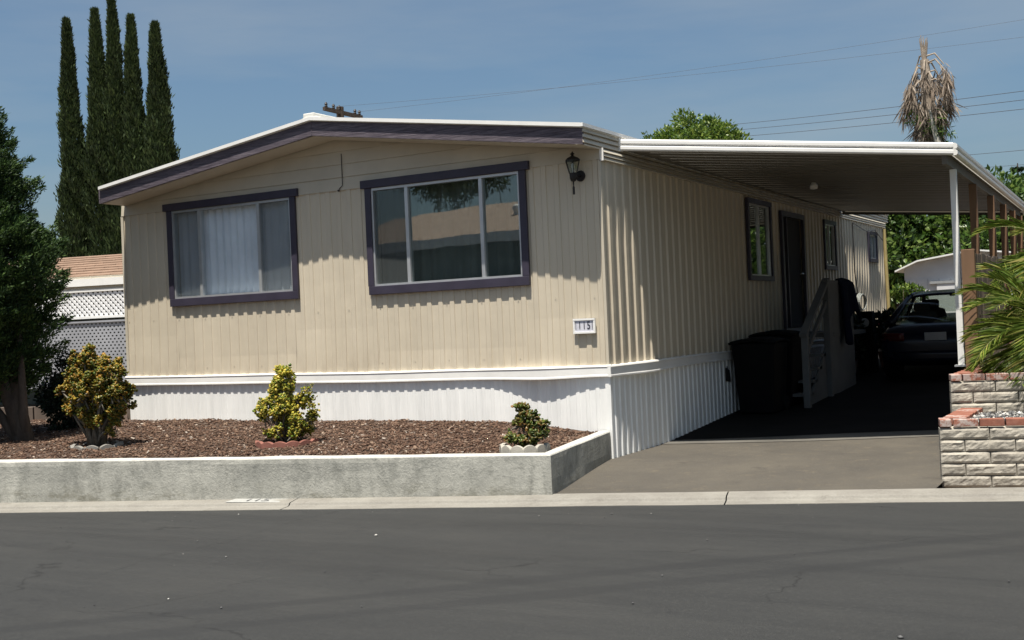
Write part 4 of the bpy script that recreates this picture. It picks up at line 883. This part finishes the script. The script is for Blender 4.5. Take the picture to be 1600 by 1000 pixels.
# background trees
def crown(name,label,c,rad,n,lsz,mat,ncl,trunk_h,group=None,cat='tree',asp=.6):
    return shrub(name,label,cat,c,rad,n,lsz,mat,'bark',ncl,group=group,asp=asp,base_z=trunk_h)
crown('round_tree','bright green round tree rising behind the home and carport roof',(-5.45,17.6,5.75),(1.25,1.1,.85),17000,.11,'citrus',75,.5,asp=.5)
n=16
for (x,y,z,rx,rz,lab,m,nn) in ((-1.6,20.6,2.9,1.7,1.8,'dense green tree filling the gap left of the shed roof','leafy',14000),(1.2,21.2,3.0,2.0,1.9,'dense green tree standing directly behind the white shed','leafy',16000),(4.6,20.6,2.9,2.0,1.9,'dense green tree behind the carport posts at the right','leafy',14000),(8.4,20.5,2.9,2.0,1.9,'bushy green tree beyond the palms at the right edge','leafy',9000),(-4.5,24,3.0,2,2,'green tree hidden mostly behind the rear corner of the home','leafy',6000)):
    crown('hedge_tree',lab,(x,y,z),(rx,rx*.8,rz),nn,.17,m,90,.5,asp=.6)
crown('sky_blocking_tree','unseen large leafy tree added right of the block planter to block sky light',(7.0,-.6,3.3),(1.75,1.8,1.7),14000,.15,'leafy',90,-.1,asp=.6)  # out-of-view tree added to deepen the shade under the carport
# dead palm
dp=thing('dead_palm','dead palm with drooping grey-brown fronds behind the carport','palm')
px_,py_=-.52,23.4
b=MB(); b.tube([(px_+.15,py_,.5),(px_+.1,py_,4),(px_,py_,7.6),(px_-.05,py_,8.5)],[.22,.19,.16,.12],10); b.build('trunk','deadtrunk',dp)
b=MB()
for k in range(11): a=k*.6; b.tube([(px_-.05,py_,8.2),(px_-.05+.06*math.cos(a),py_+.06*math.sin(a),8.7+.05*(k%3)),(px_-.05+.11*math.cos(a),py_+.11*math.sin(a),8.98+.07*(k%4))],[.035,.03,.010],5)
b.build('crown_stub','deadtrunk',dp)
for k in range(44):
    a=k*2.399; z0=8.62-.060*k+rng.normal()*.06; o0=Vector((px_-.03,py_,z0)); r_=rng.uniform(.45,.86)*(1 if k<20 else .45); l=rng.uniform(.7,1.25)
    e1=o0+Vector((math.cos(a)*r_*.85,math.sin(a)*r_*.85,-.15-.35*rng.random())); mid=o0+Vector((math.cos(a)*r_*.45,math.sin(a)*r_*.45,.05)); e2=e1+Vector((math.cos(a)*.16,math.sin(a)*.16,-l))
    b=MB(); b.tube([o0,mid,e1],[.032,.026,.014],5); fr=b.build('frond','deadtrunk',dp)
    m=70; q=rng.random(m); P=np.array(e1)[None]+(np.array(e2)-np.array(e1))[None]*(q*.35)[:,None]+rng.normal(size=(m,3))*np.array([.06,.06,.05])
    leaves('dead_leaflets',P,unit(np.array(e2-e1)[None])+rng.normal(size=(m,3))*.26,rng.uniform(.25,.6,m),rng.uniform(.02,.05,m),'deadpalm',fr,.2)
for (dx,dz) in ((-.25,6.9),(.3,6.75),(.42,6.35),(.1,6.5)):
    m=60; P=np.array([px_+dx,py_-.4,dz])+rng.normal(size=(m,3))*.13; leaves('green_leaves',P,rng.normal(size=(m,3))+np.array([0,0,-.4]),rng.uniform(.12,.28,m),.05,'leafy',dp,.2)
b=MB(); b.tube([(px_+.10,py_-.45,7.0),(px_+.20,py_-.5,6.5),(px_+.36,py_-.5,5.7)],[.03,.07,.11],7); b.build('frond_sheath','edge_white',dp)
# norfolk pine far right
npn=thing('norfolk_pine','small tiered pine tree far behind at the right edge','tree'); X0,Yn=.32,37.7
b=MB(); b.tube([(X0,Yn,.5),(X0,Yn,4),(X0,Yn,6.9)],[.14,.10,.02],7); b.build('trunk','bark',npn)
Pn=[];Dn=[]
for k in range(13):
    z=6.6-k*.34; rr=.22+.13*k
    for j in range(7):
        a=j*2*math.pi/7+k*.5; m=60; q=rng.random(m); P=np.c_[X0+rr*q*math.cos(a),Yn+rr*q*math.sin(a),z+.18*q**2*rr+rng.normal(size=m)*.02]; Pn.append(P); Dn.append(np.c_[np.full(m,math.cos(a)),np.full(m,math.sin(a)),np.full(m,.6)]+rng.normal(size=(m,3))*.5)
Pn=np.concatenate(Pn);Dn=np.concatenate(Dn); leaves('foliage',Pn,Dn,.16,.05,'norfolk',npn,.2)

# ------------------------------------------------------------ left neighbour
nb=thing('neighbour_carport','neighbouring building with brown shingle roof and white lattice awning at left','building')
nb.location=(0,0,0)
o0=Vector((-13.9,6.0,0)); na=Vector((CA,SA,0)); nn_=Vector((-SA,CA,0))
def NBp(u,t_,z): return tuple(o0+na*u+nn_*t_+Vector((0,0,z)))
U0,U1=-7.5,3.6
def nbox(u0,u1,t0,t1,z0,z1,name,mat,par=nb): b=MB(); b.hexa([NBp(u0,t0,z0),NBp(u1,t0,z0),NBp(u1,t1,z0),NBp(u0,t1,z0),NBp(u0,t0,z1),NBp(u1,t0,z1),NBp(u1,t1,z1),NBp(u0,t1,z1)]); return b.build(name,mat,par)
# shingle courses: shingles as parts
rows=9; H0,H1=2.90,3.62; T0,T1=.0,3.4
for r_ in range(rows):
    f0,f1=r_/rows,(r_+1)/rows; z0_,z1_=H0+(H1-H0)*f0,H0+(H1-H0)*f1; t0_,t1_=T0+(T1-T0)*f0,T0+(T1-T0)*f1
    u=U0-(r_%2)*.25
    while u<U1:
        l=rng.uniform(.42,.55); u2=min(u+l,U1); b=MB(); e=.006
        b.hexa([NBp(u+e,t0_-.03,z0_-.004),NBp(u2-e,t0_-.03,z0_-.004),NBp(u2-e,t1_+.02,z1_-.002),NBp(u+e,t1_+.02,z1_-.002),NBp(u+e,t0_-.03,z0_+.022),NBp(u2-e,t0_-.03,z0_+.022),NBp(u2-e,t1_+.02,z1_+.004),NBp(u+e,t1_+.02,z1_+.004)])
        link('shingle',b_mesh(b,'shingle'),M_['shingle'],nb); u=u2
b=MB(); b.hexa([NBp(U0,T0,H0-.10),NBp(U1,T0,H0-.10),NBp(U1,T1*2,H0-.10),NBp(U0,T1*2,H0-.10),NBp(U0,T0,H0-.008),NBp(U1,T0,H0-.008),NBp(U1,T1,H1-.008),NBp(U0,T1,H1-.008)]); b.build('roof_deck','beige',nb)
nbox(U0,U1,-.02,.0,2.80,2.90,'eave_board','beige'); nbox(U0,U1,-.55,-.01,2.74,2.80,'awning_roof','white'); nbox(U0,U1,-.60,-.55,2.66,2.81,'awning_fascia','white'); nbox(U0,U1,-.52,-.50,2.56,2.66,'awning_beam','beige')
nbox(U0,U1,.5,.6,.2,2.8,'wall','teal')
for u in (-7.4,-3.0,2.6): nbox(u-.04,u+.04,-.56,-.48,.3,2.66,'post','white')
def lattice(par,u0,u1,t_,z0,z1,sp,wd,th,mat,name,asp=1.):
    b=MB(); H=z1-z0; step=sp
    for sg in (1,-1):
        u=u0-H
        while u<u1+H:
            a=(u,z0) if sg>0 else (u+H/asp,z0); c=(u+H/asp,z1) if sg>0 else (u,z1)
            # clip to [u0,u1]
            (ua,za),(uc,zc_2)=sorted((a,c))
            if uc>u0 and ua<u1:
                def zat(q): return za+(zc_2-za)*(q-ua)/(uc-ua)
                p0=max(ua,u0); p1=min(uc,u1); tt=t_ if sg>0 else t_-th
                if p1-p0>.01: b.bar(NBp(p0,tt,zat(p0)),NBp(p1,tt,zat(p1)),th,wd,up=(0,0,1))
            u+=step
    return b.build(name,mat,par)
lattice(nb,U0,U1,-.53,2.02,2.56,.115,.044,.010,'lattice','lattice_strips',1.)
nbox(U0,U1,-.57,-.49,2.54,2.585,'lattice_rail','white'); nbox(U0,U1,-.57,-.49,1.985,2.035,'lattice_rail','white')
scn=thing('privacy_screen','grey perforated privacy screen under the white lattice awning at left','screen')
def perforated(u0,u1,t_,z0,z1,pu,pz,hf):
    nu=int((u1-u0)/pu); nz=int((z1-z0)/pz); pu=(u1-u0)/nu; pz=(z1-z0)/nz; b=MB()
    for j in range(nz):
        for i in range(nu):
            cx,cz=u0+(i+.5)*pu+(.25*pu if j%2 else -.25*pu),z0+(j+.5)*pz; a,c,e,f=u0+i*pu,u0+(i+1)*pu,z0+j*pz,z0+(j+1)*pz; k=hf*pu/2
            k0=len(b.v); b.v+=[NBp(a,t_,e),NBp(c,t_,e),NBp(c,t_,f),NBp(a,t_,f)]+[NBp(cx+dx*k,t_,cz+dz*k*.8) for dx,dz in ((-1,-1),(1,-1),(1,1),(-1,1))]
            b.f+=[tuple(k0+q for q in fc) for fc in ((0,1,5,4),(1,2,6,5),(2,3,7,6),(3,0,4,7))]
    return b.build('perforated_sheet','mesh',scn)
perforated(-4.2,1.6,-.66,.62,1.90,.095,.062,.40)
b=MB(); 
for z in (.58,1.90): b.hexa([NBp(-4.2,-.69,z),NBp(1.6,-.69,z),NBp(1.6,-.64,z),NBp(-4.2,-.64,z),NBp(-4.2,-.69,z+.035),NBp(1.6,-.69,z+.035),NBp(1.6,-.64,z+.035),NBp(-4.2,-.64,z+.035)])
b.build('frame_rail','mesh',scn)
for u in (-4.2,1.56): b=MB(); b.hexa([NBp(u,-.68,.2),NBp(u+.04,-.68,.2),NBp(u+.04,-.64,.2),NBp(u,-.64,.2),NBp(u,-.68,1.93),NBp(u+.04,-.68,1.93),NBp(u+.04,-.64,1.93),NBp(u,-.64,1.93)]); b.build('frame_post','mesh',scn)
# low retaining edging of short timbers at left
te=thing('timber_edging','low edging of dark upright timber blocks behind the juniper trunk','edging')
for k in range(16):
    u=k/15; x,y=-11.2+3.6*u,-.55+1.75*u; b=MB(); h=.56+rng.uniform(-.02,.02); b.hexa([(x,y,.1),(x+.225,y+.105,.1),(x+.18,y+.20,.1),(x-.045,y+.095,.1),(x,y,h),(x+.225,y+.105,h),(x+.18,y+.20,h),(x-.045,y+.095,h)]); b.build('timber_block','greywood',te,bevel=.006)

# ------------------------------------------------------------ across the street (seen mirrored in the window panes)
ah=thing('opposite_house','dark walled house with tan roof across the street, mirrored in the window','house')
def abox(s0,s1,t0,t1,z0,z1,name,mat,par=ah): b=MB(); b.hexa([S(s0,t0,z0),S(s1,t0,z0),S(s1,t1,z0),S(s0,t1,z0),S(s0,t0,z1),S(s1,t0,z1),S(s1,t1,z1),S(s0,t1,z1)]); return b.build(name,mat,par)
abox(-27,-6,-22,-15,-.3,4.6,'wall','teal')
b=MB(); b.add([S(-27.5,-14.4,4.45),S(-5.5,-14.4,4.45),S(-5.5,-18.5,5.95),S(-27.5,-18.5,5.95),S(-5.5,-22.6,4.45),S(-27.5,-22.6,4.45)],[(0,1,2,3),(3,2,4,5),(0,3,5),(1,4,2),(0,5,4,1)]); M_['tanroof']=simple('tan_roof',(.36,.265,.205),.9,.22,4); b.build('roof','tanroof',ah)
abox(-27.5,-5.5,-14.5,-14.38,4.15,4.47,'fascia','white'); abox(-27,-6,-15,-14.94,1.3,1.45,'belt_moulding','white')
for s_ in (-22,-15.5,-10): abox(s_,s_+1.8,-15,-14.95,2.0,3.1,'window','glass')
for s_ in (-19.0,-14.2): b=MB(); b.lathe([(.16,0),(.16,.18),(.22,.2),(.18,.34),(.05,.40)],S(s_,-16.6,5.2),10); b.build('roof_vent','white',ah)
crown('street_tree','spreading pine tree behind the house across the street',(-22.6,-33,8.6),(2.2,3.0,1.3),8000,.30,'juniper',60,0,asp=.25)
crown('street_tree','leafy tree standing across the street to the left',(-52,-20,5),(4,4,3.0),6000,.4,'leafy',60,0)

nh=thing('sky_blocking_home','unseen grey beige mobile home added beyond the palms to block sky light','house')  # unseen home added to cut the sky light entering the carport
def nbx(a,c,nm,mt): b=MB(); b.box(a,c); return b.build(nm,mt,nh)
nbx((6.2,1.6,.6),(13.5,17,3.6),'wall','beige_lap'); nbx((6.23,1.63,-.2),(13.47,16.97,.595),'skirting','mesh'); nbx((6.16,1.56,.60),(13.54,17.04,.70),'belt_moulding','white')
b=MB(); b.prism([(5.8,1.2,3.6),(10.0,1.2,4.2),(13.9,1.2,3.6),(13.9,1.2,3.5),(5.8,1.2,3.5)],(0,16.2,0)); b.build('roof','roofwhite',nh)
for y_ in (4.0,8.5,13.0): f=nbx((6.16,y_,1.7),(6.20,y_+1.2,2.8),'window','trim'); b=MB(); b.box((6.15,y_+.08,1.78),(6.158,y_+1.12,2.72)); b.build('pane','glass',f)
# ------------------------------------------------------------ shed behind the carport
sh=thing('garden_shed','white metal garden shed with a low gabled roof behind the car','shed'); ys=17.0
b=MB(); 
x=-.15
while x<3.2: b=MB(); b.box((x,ys-.006*(int(round(x*10))%2),.6),(x+.245,ys+.03,2.12)); b.build('wall_panel','shed',sh); x+=.25
b=MB(); b.box((-.15,ys+.03,.6),(3.2,ys+2.4,2.1)); b.build('wall','shed',sh)
b=MB(); b.prism([(-.17,ys+.012,2.12),(-.17,ys+.012,2.385),(.17,ys+.012,2.525),(1.4,ys+.012,2.695),(2.7,ys+.012,2.525),(3.22,ys+.012,2.26),(3.22,ys+.012,2.12)],(0,2.4,0)); b.build('gable_panel','shed',sh)
for a,c in (((-.34,2.315),(.17,2.53)),((.17,2.53),(1.4,2.70)),((1.4,2.70),(2.7,2.53)),((2.7,2.53),(3.35,2.2))):
    b=MB(); b.hexa([(a[0],ys-.22,a[1]),(c[0],ys-.22,c[1]),(c[0],ys+2.5,c[1]),(a[0],ys+2.5,a[1]),(a[0],ys-.22,a[1]+.035),(c[0],ys-.22,c[1]+.035),(c[0],ys+2.5,c[1]+.035),(a[0],ys+2.5,a[1]+.035)]); b.build('roof_panel','white',sh)
b=MB(); b.box((.55,ys-.05,.65),(1.9,ys-.012,2.0)); b.build('sliding_door','shed',sh); b=MB(); b.box((.4,ys-.07,2.0),(2.6,ys-.01,2.06)); b.build('door_track','alu',sh)

# ------------------------------------------------------------ car under the carport
car=thing('parked_car','dark navy sedan parked nose-in under the carport, seen from behind','car')
def ycv(): pass
# stations along length (0 rear .. 4.5 front): y, zbottom, zbelt, half width at belt, deck half width, deck z
stn=[(0.0,.42,.60,.60,.55,.66),(.05,.32,.66,.74,.70,.80),(.18,.26,.70,.81,.74,.93),(.5,.24,.72,.85,.74,.955),(1.0,.22,.74,.865,.735,.965),(1.6,.20,.75,.87,.74,.95),(2.4,.20,.74,.87,.74,.93),(3.1,.20,.72,.865,.74,.93),(3.6,.21,.69,.85,.72,.86),(4.1,.24,.64,.80,.66,.76),(4.35,.30,.58,.70,.56,.66),(4.42,.38,.52,.60,.48,.58)]
b=MB(); ring_n=0
for (y,zb,zm,wm,wt,zt) in stn:
    half=[(0,zb),(wm*.75,zb),(wm*.97,zb+.06),(wm*1.0,(zb+zm)/2),(wm,zm),(wm*.97,zm+.06),(wt,zt),(wt*.6,zt+.015),(0,zt+.02)]
    full=half+[(-x,z) for x,z in half[-2:0:-1]]; ring_n=len(full); b.v+=[(x,y,z) for x,z in full]
for i in range(len(stn)-1):
    for k in range(ring_n): b.f.append((i*ring_n+k,i*ring_n+(k+1)%ring_n,(i+1)*ring_n+(k+1)%ring_n,(i+1)*ring_n+k))
b.f.append(tuple(range(ring_n))); b.f.append(tuple((len(stn)-1)*ring_n+k for k in range(ring_n)))
bo=b.build('body','carpaint',car,smooth=True); m=bo.modifiers.new('sub','SUBSURF'); m.levels=2; m.render_levels=2
def rf(x,y,z): return (x,y,z)
# roof skin
def roofp(u,v): # u -1..1
    y=1.05+1.35*v; hw=.53+.04*math.sin(math.pi*v); z=1.375+.035*math.sin(math.pi*(v*.9+.05)); return (u*hw,y,z+.02*(1-u*u)-.03*abs(u)**6)
b=MB(); b.grid(lambda u,v:roofp(u*2-1,v),10,8); ro=b.build('roof','carpaint',car,smooth=True); m=ro.modifiers.new('s','SOLIDIFY'); m.thickness=.03
for s_ in (-1,1):
    b=MB()
    b.tube([(s_*.52,1.08,1.37),(s_*.62,.72,1.16),(s_*.70,.42,.955)],[.035,.05,.07],8)
    b.tube([(s_*.52,2.38,1.37),(s_*.63,2.9,1.12),(s_*.70,3.15,.94)],[.03,.03,.035],8)
    b.tube([(s_*.545,1.75,1.38),(s_*.72,1.72,.95)],[.03,.035],8)
    b.tube([(s_*.53,1.05,1.375),(s_*.56,1.7,1.39),(s_*.53,2.4,1.375)],.025,8)
    b.build('window_pillars','carpaint',car,smooth=True)
b=MB(); b.grid(lambda u,v:((u*2-1)*(.50+.16*(1-v)),.42+.62*v-.05*(1-(u*2-1)**2),.965+.40*v+.01),8,4); b.build('rear_window','carglass',car,smooth=True)
b=MB(); b.grid(lambda u,v:((u*2-1)*(.50+.16*(1-v)),3.12-.72*v+.05*(1-(u*2-1)**2),.95+.42*v+.01),8,4); b.build('windscreen','carglass',car,smooth=True)
for s_ in (-1,1): b=MB(); b.grid(lambda u,v:(s_*(.71-.16*v),.75+(2.9-.75)*u+(.35-.85*u)*v,.95+.41*v),6,3); b.build('side_window','carglass',car,smooth=True)
for sx,sy in ((-.36,2.0),(.36,2.0),(-.36,1.15),(.36,1.15)):
    so=MB(); so.lathe([(.0,0),(.20,.02),(.24,.2),(.20,.36),(.10,.40)],(sx,sy,.72),12); o=so.build('seat_back','seat',car,smooth=True)
    hb=MB(); hb.box((sx-.12,sy-.05,1.10),(sx+.12,sy+.05,1.26)); hb.build('headrest','seat',o,bevel=.04)
b=MB(); b.box((-.12,2.28,1.29),(.12,2.32,1.345)); b.build('rear_view_mirror','bin',car,bevel=.01)
for s_ in (-1,1):
    b=MB(); b.grid(lambda u,v:(s_*(.44+.34*u),-.015+.13*u*u,.70+.13*v),5,3); o=b.build('tail_lamp','redlens',car,smooth=True); m=o.modifiers.new('s','SOLIDIFY'); m.thickness=.03
b=MB(); b.box((-.15,-.035,.70),(.15,-.02,.83)); b.build('number_plate','plate',car,bevel=.006)
b=MB(); b.grid(lambda u,v:((u*2-1)*.78,-.06+.16*abs(u*2-1)**3,.36+.17*v),10,3); o=b.build('rear_bumper','carpaint',car,smooth=True); m=o.modifiers.new('s','SOLIDIFY'); m.thickness=.05
for sx,sy in ((-.76,.85),(.76,.85),(-.76,3.5),(.76,3.5)):
    b=MB(); b.lathe([(.20,-.10),(.30,-.10),(.32,-.07),(.32,.07),(.30,.10),(.20,.10)],(sx,sy,.32),20,'x'); wv_=b.build('wheel','tyre',car,smooth=False)
    b=MB(); b.lathe([(.05,-.105),(.19,-.09),(.20,.09),(.05,.105)],(sx,sy,.32),16,'x'); b.build('rim','alu',wv_)
car.location=(2.12,7.15,gh(2.2,7.2)+.0); car.rotation_euler=(R(3.1),0,0); car.scale=(1.05,1,.93)

# ------------------------------------------------------------ things along the side wall
def bin_(label,x,y,h,wx):
    t=thing('wheelie_bin',label,'bin','wheelie bins by the side wall'); z=gh(x,y)+.025
    b=MB(); b.hexa([(-wx*.4,-.25,0),(wx*.4,-.25,0),(wx*.42,.25,0),(-wx*.42,.25,0),(-wx*.5,-.33,h),(wx*.5,-.33,h),(wx*.5,.33,h),(-wx*.5,.33,h)]); b.build('body','bin',t,bevel=.02)
    b=MB(); b.grid(lambda u,v:((u-.5)*wx*1.08,(v-.5)*.74,h+.01+.06*math.sin(math.pi*u)*.6+.03*math.sin(math.pi*v)),6,6); o=b.build('lid','bin',t,smooth=True); m=o.modifiers.new('s','SOLIDIFY'); m.thickness=.03
    for s_ in (-1,1): b=MB(); b.lathe([(.1,-.03),(.1,.03)],(s_*wx*.42,.24,.10),12,'x'); b.build('wheel','tyre',t)
    b=MB(); b.tube([(-wx*.4,.36,h-.02),(wx*.4,.36,h-.02)],.016,6); b.build('handle','bin',t)
    t.location=(x,y,z); return t
bin_('nearer black wheelie bin against the side wall under the carport',.40,3.95,.93,.58)
bin_('farther black wheelie bin beside the entrance stairs',.42,4.75,.96,.58)
# entrance stairs with landing, side panel and rail
stc=thing('entrance_stairs','pale wooden entrance stairs with a sloping handrail and panelled landing','stairs')
g=lambda y:gh(.5,y)+.02
b=MB(); b.box((.08,5.75,1.10),(.95,7.75,1.16)); b.build('landing_deck','panelpaint',stc)
b=MB(); b.box((.90,5.62,g(6)),(.94,7.0,1.92)); b.build('side_panel','panelpaint',stc)
b=MB(); b.box((.86,5.50,g(5.5)),(.95,5.60,1.93)); b.build('newel_post','panelpaint',stc,bevel=.008)
b=MB(); b.box((.86,4.30,g(4.3)),(.95,4.39,1.20)); b.build('newel_post','panelpaint',stc,bevel=.008)
b=MB(); b.bar((.905,4.25,1.16),(.905,5.60,1.93),.10,.05); b.build('handrail','panelpaint',stc); b=MB(); b.bar((.905,4.35,.90),(.905,5.55,1.62),.04,.07); b.build('lower_rail','panelpaint',stc)
for k in range(5): z=g(4.5)+.17*(k+1); y=4.50+k*.25; b=MB(); b.box((.10,y,z-.04),(.88,y+.27,z)); b.build('tread','panelpaint',stc)
b=MB(); b.prism([(.88,4.45,g(4.4)),(.88,5.75,1.10),(.88,5.75,g(5.7))],(-.03,0,0)); b.build('stringer','panelpaint',stc)
# jacket hung over the landing panel
jk=MB()
def jf(u,v):
    y=6.15+.75*u+.10*v*(u-.5); drop=v; x=.99+.05*math.sin(u*9)*v+.06*v; z=1.97-1.0*drop*(.75+.25*math.sin(u*5+1))-.04*abs(u-.4)
    if v<.08: x=.92+(.07)*v/.08
    return (x,y,z)
jk.grid(jf,16,14); o=jk.build('jacket','jacket',smooth=True); m=o.modifiers.new('s','SOLIDIFY'); m.thickness=.035; tag(o,'dark blue jacket draped over the stair landing panel','jacket')
# hose coil on wall, broom, stand, potted plants
hs=thing('hose_coil','pale garden hose coiled on the side wall near the rear','hose')
b=MB(); c0=Vector((.09,11.3,1.62))
for q in range(3): b.tube([(c0.x+.02*q,c0.y+(.34-.03*q)*math.cos(a),c0.z+(.17-.012*q)*math.sin(a)*1.0) for a in np.linspace(0,2*math.pi,25)],.014,6)
b.build('coil','hose',hs); b=MB(); b.box((.0,11.25,1.74),(.12,11.35,1.80)); b.build('hook','black',hs)
br=thing('broom','broom leaning against the side wall below the hose','broom'); b=MB(); b.tube([(.06,11.2,1.5),(.32,11.9,.78)],.014,6); b.build('handle','bamboo',br); b=MB(); b.box((.22,11.75,.58),(.46,12.05,.80)); b.build('head','bin',br,bevel=.01)
gs=thing('pedestal_stand','black pedestal stand with a round pale dial beside the stairs','stand'); z=gh(.75,8.6); b=MB(); b.box((.62,8.55,z),(.90,8.83,z+.66)); b.build('column','bin',gs,bevel=.01); b=MB(); b.box((.64,8.57,z+.67),(.88,8.81,z+1.05)); b.build('top_box','bin',gs,bevel=.02); b=MB(); b.lathe([(.075,-.01),(.075,.0)],(.76,8.565,z+.86),16,'y'); b.build('dial','alu',gs)
for i,(x,y,lab) in enumerate(((.62,7.9,'potted dark plant beside the stair landing'),(.9,9.5,'potted flowering plant between the black stand and the car'),(.35,9.6,'potted dark plant against the side wall'))):
    z=gh(x,y)+.02; t=shrub('potted_plant',lab,'plant',(x,y,z+.62),(.30,.30,.30),900,.10,'bush',ncl=24,base_z=z+.2)
    b=MB(); b.lathe([(.10,0),(.15,.26),(.16,.27),(.14,.27)],(x,y,z),12); b.build('pot','edge_red' if i else 'edge_grey',t)
    if i==1:
        P=np.array([x,y,z+.7])+rng.normal(size=(40,3))*.14; V=P[:,None,:]+OCT[None]*.022; npsolid('flowers',V,OF,'flower',t)
t=shrub('climbing_plant','pale green plant growing on the rear corner of the home','plant',(.35,14.4,1.75),(.42,.3,.16),900,.09,'citrus',ncl=22,base_z=.75)

# ------------------------------------------------------------ utility pole and power lines
up=thing('utility_pole','distant wooden utility pole with crossarm showing over the roof ridge','utility pole')
b=MB(); b.tube([(-22.46,24.82,.3),(-22.46,24.82,10.22)],[.2,.15],10); b.build('pole','bark',up)
ra=Vector((-22.44,23.8,10.02)); rb=Vector((-22.34,26.04,9.97)); b=MB(); b.bar(ra,rb,.12,.14); b.build('crossarm','bark',up)
for q in (.06,.25,.40,.82,.94): p=ra.lerp(rb,q); b=MB(); b.lathe([(.03,0),(.07,.05),(.035,.09),(.07,.12),(.03,.20)],(p.x,p.y,p.z+.06),8); b.build('insulator','black',up)
def camdir(px,py): return None
def wire(a,c,sag,label,r=.012):
    a=Vector(a);c=Vector(c); b=MB(); b.tube([a.lerp(c,k/24)-Vector((0,0,sag*4*(k/24)*(1-k/24))) for k in range(25)],r,4); o=b.build('power_line','copper'); tag(o,label,'power line','overhead power lines crossing the sky'); return o
def wire2(a,c,label,sag=.3,r=.012,ext=1.5):
    a=Vector(a);c=Vector(c); wire(a,a+(c-a)*ext,sag,label,r)
wire2((-22.45,25.9,10.18),(1.26,32.5,11.55),'highest faint power line crossing the sky above the house',.35,.0042)
wire2((-22.4,24.3,10.15),(1.24,32.49,10.95),'second faint power line crossing the sky above the house',.35,.0042)
for i,(za,zc2,lab) in enumerate(((11.35,9.25,'upper of the three power lines left of the dead palm'),(11.05,8.93,'middle of the three power lines left of the dead palm'),(10.7,8.6,'lower of the three power lines left of the dead palm'))):
    wire2((-14.04,46.8,za),(.95,34.64,zc2),lab,.12,.010)
wire2((-3.44,52.8,9.25),(-.37,47.68,8.66),'upper of the two short power lines right of the dead palm',.1,.011,4)
wire2((-2.89,53.1,8.56),(-.6,49.85,8.21),'lower of the two short power lines right of the dead palm',.1,.009,5)
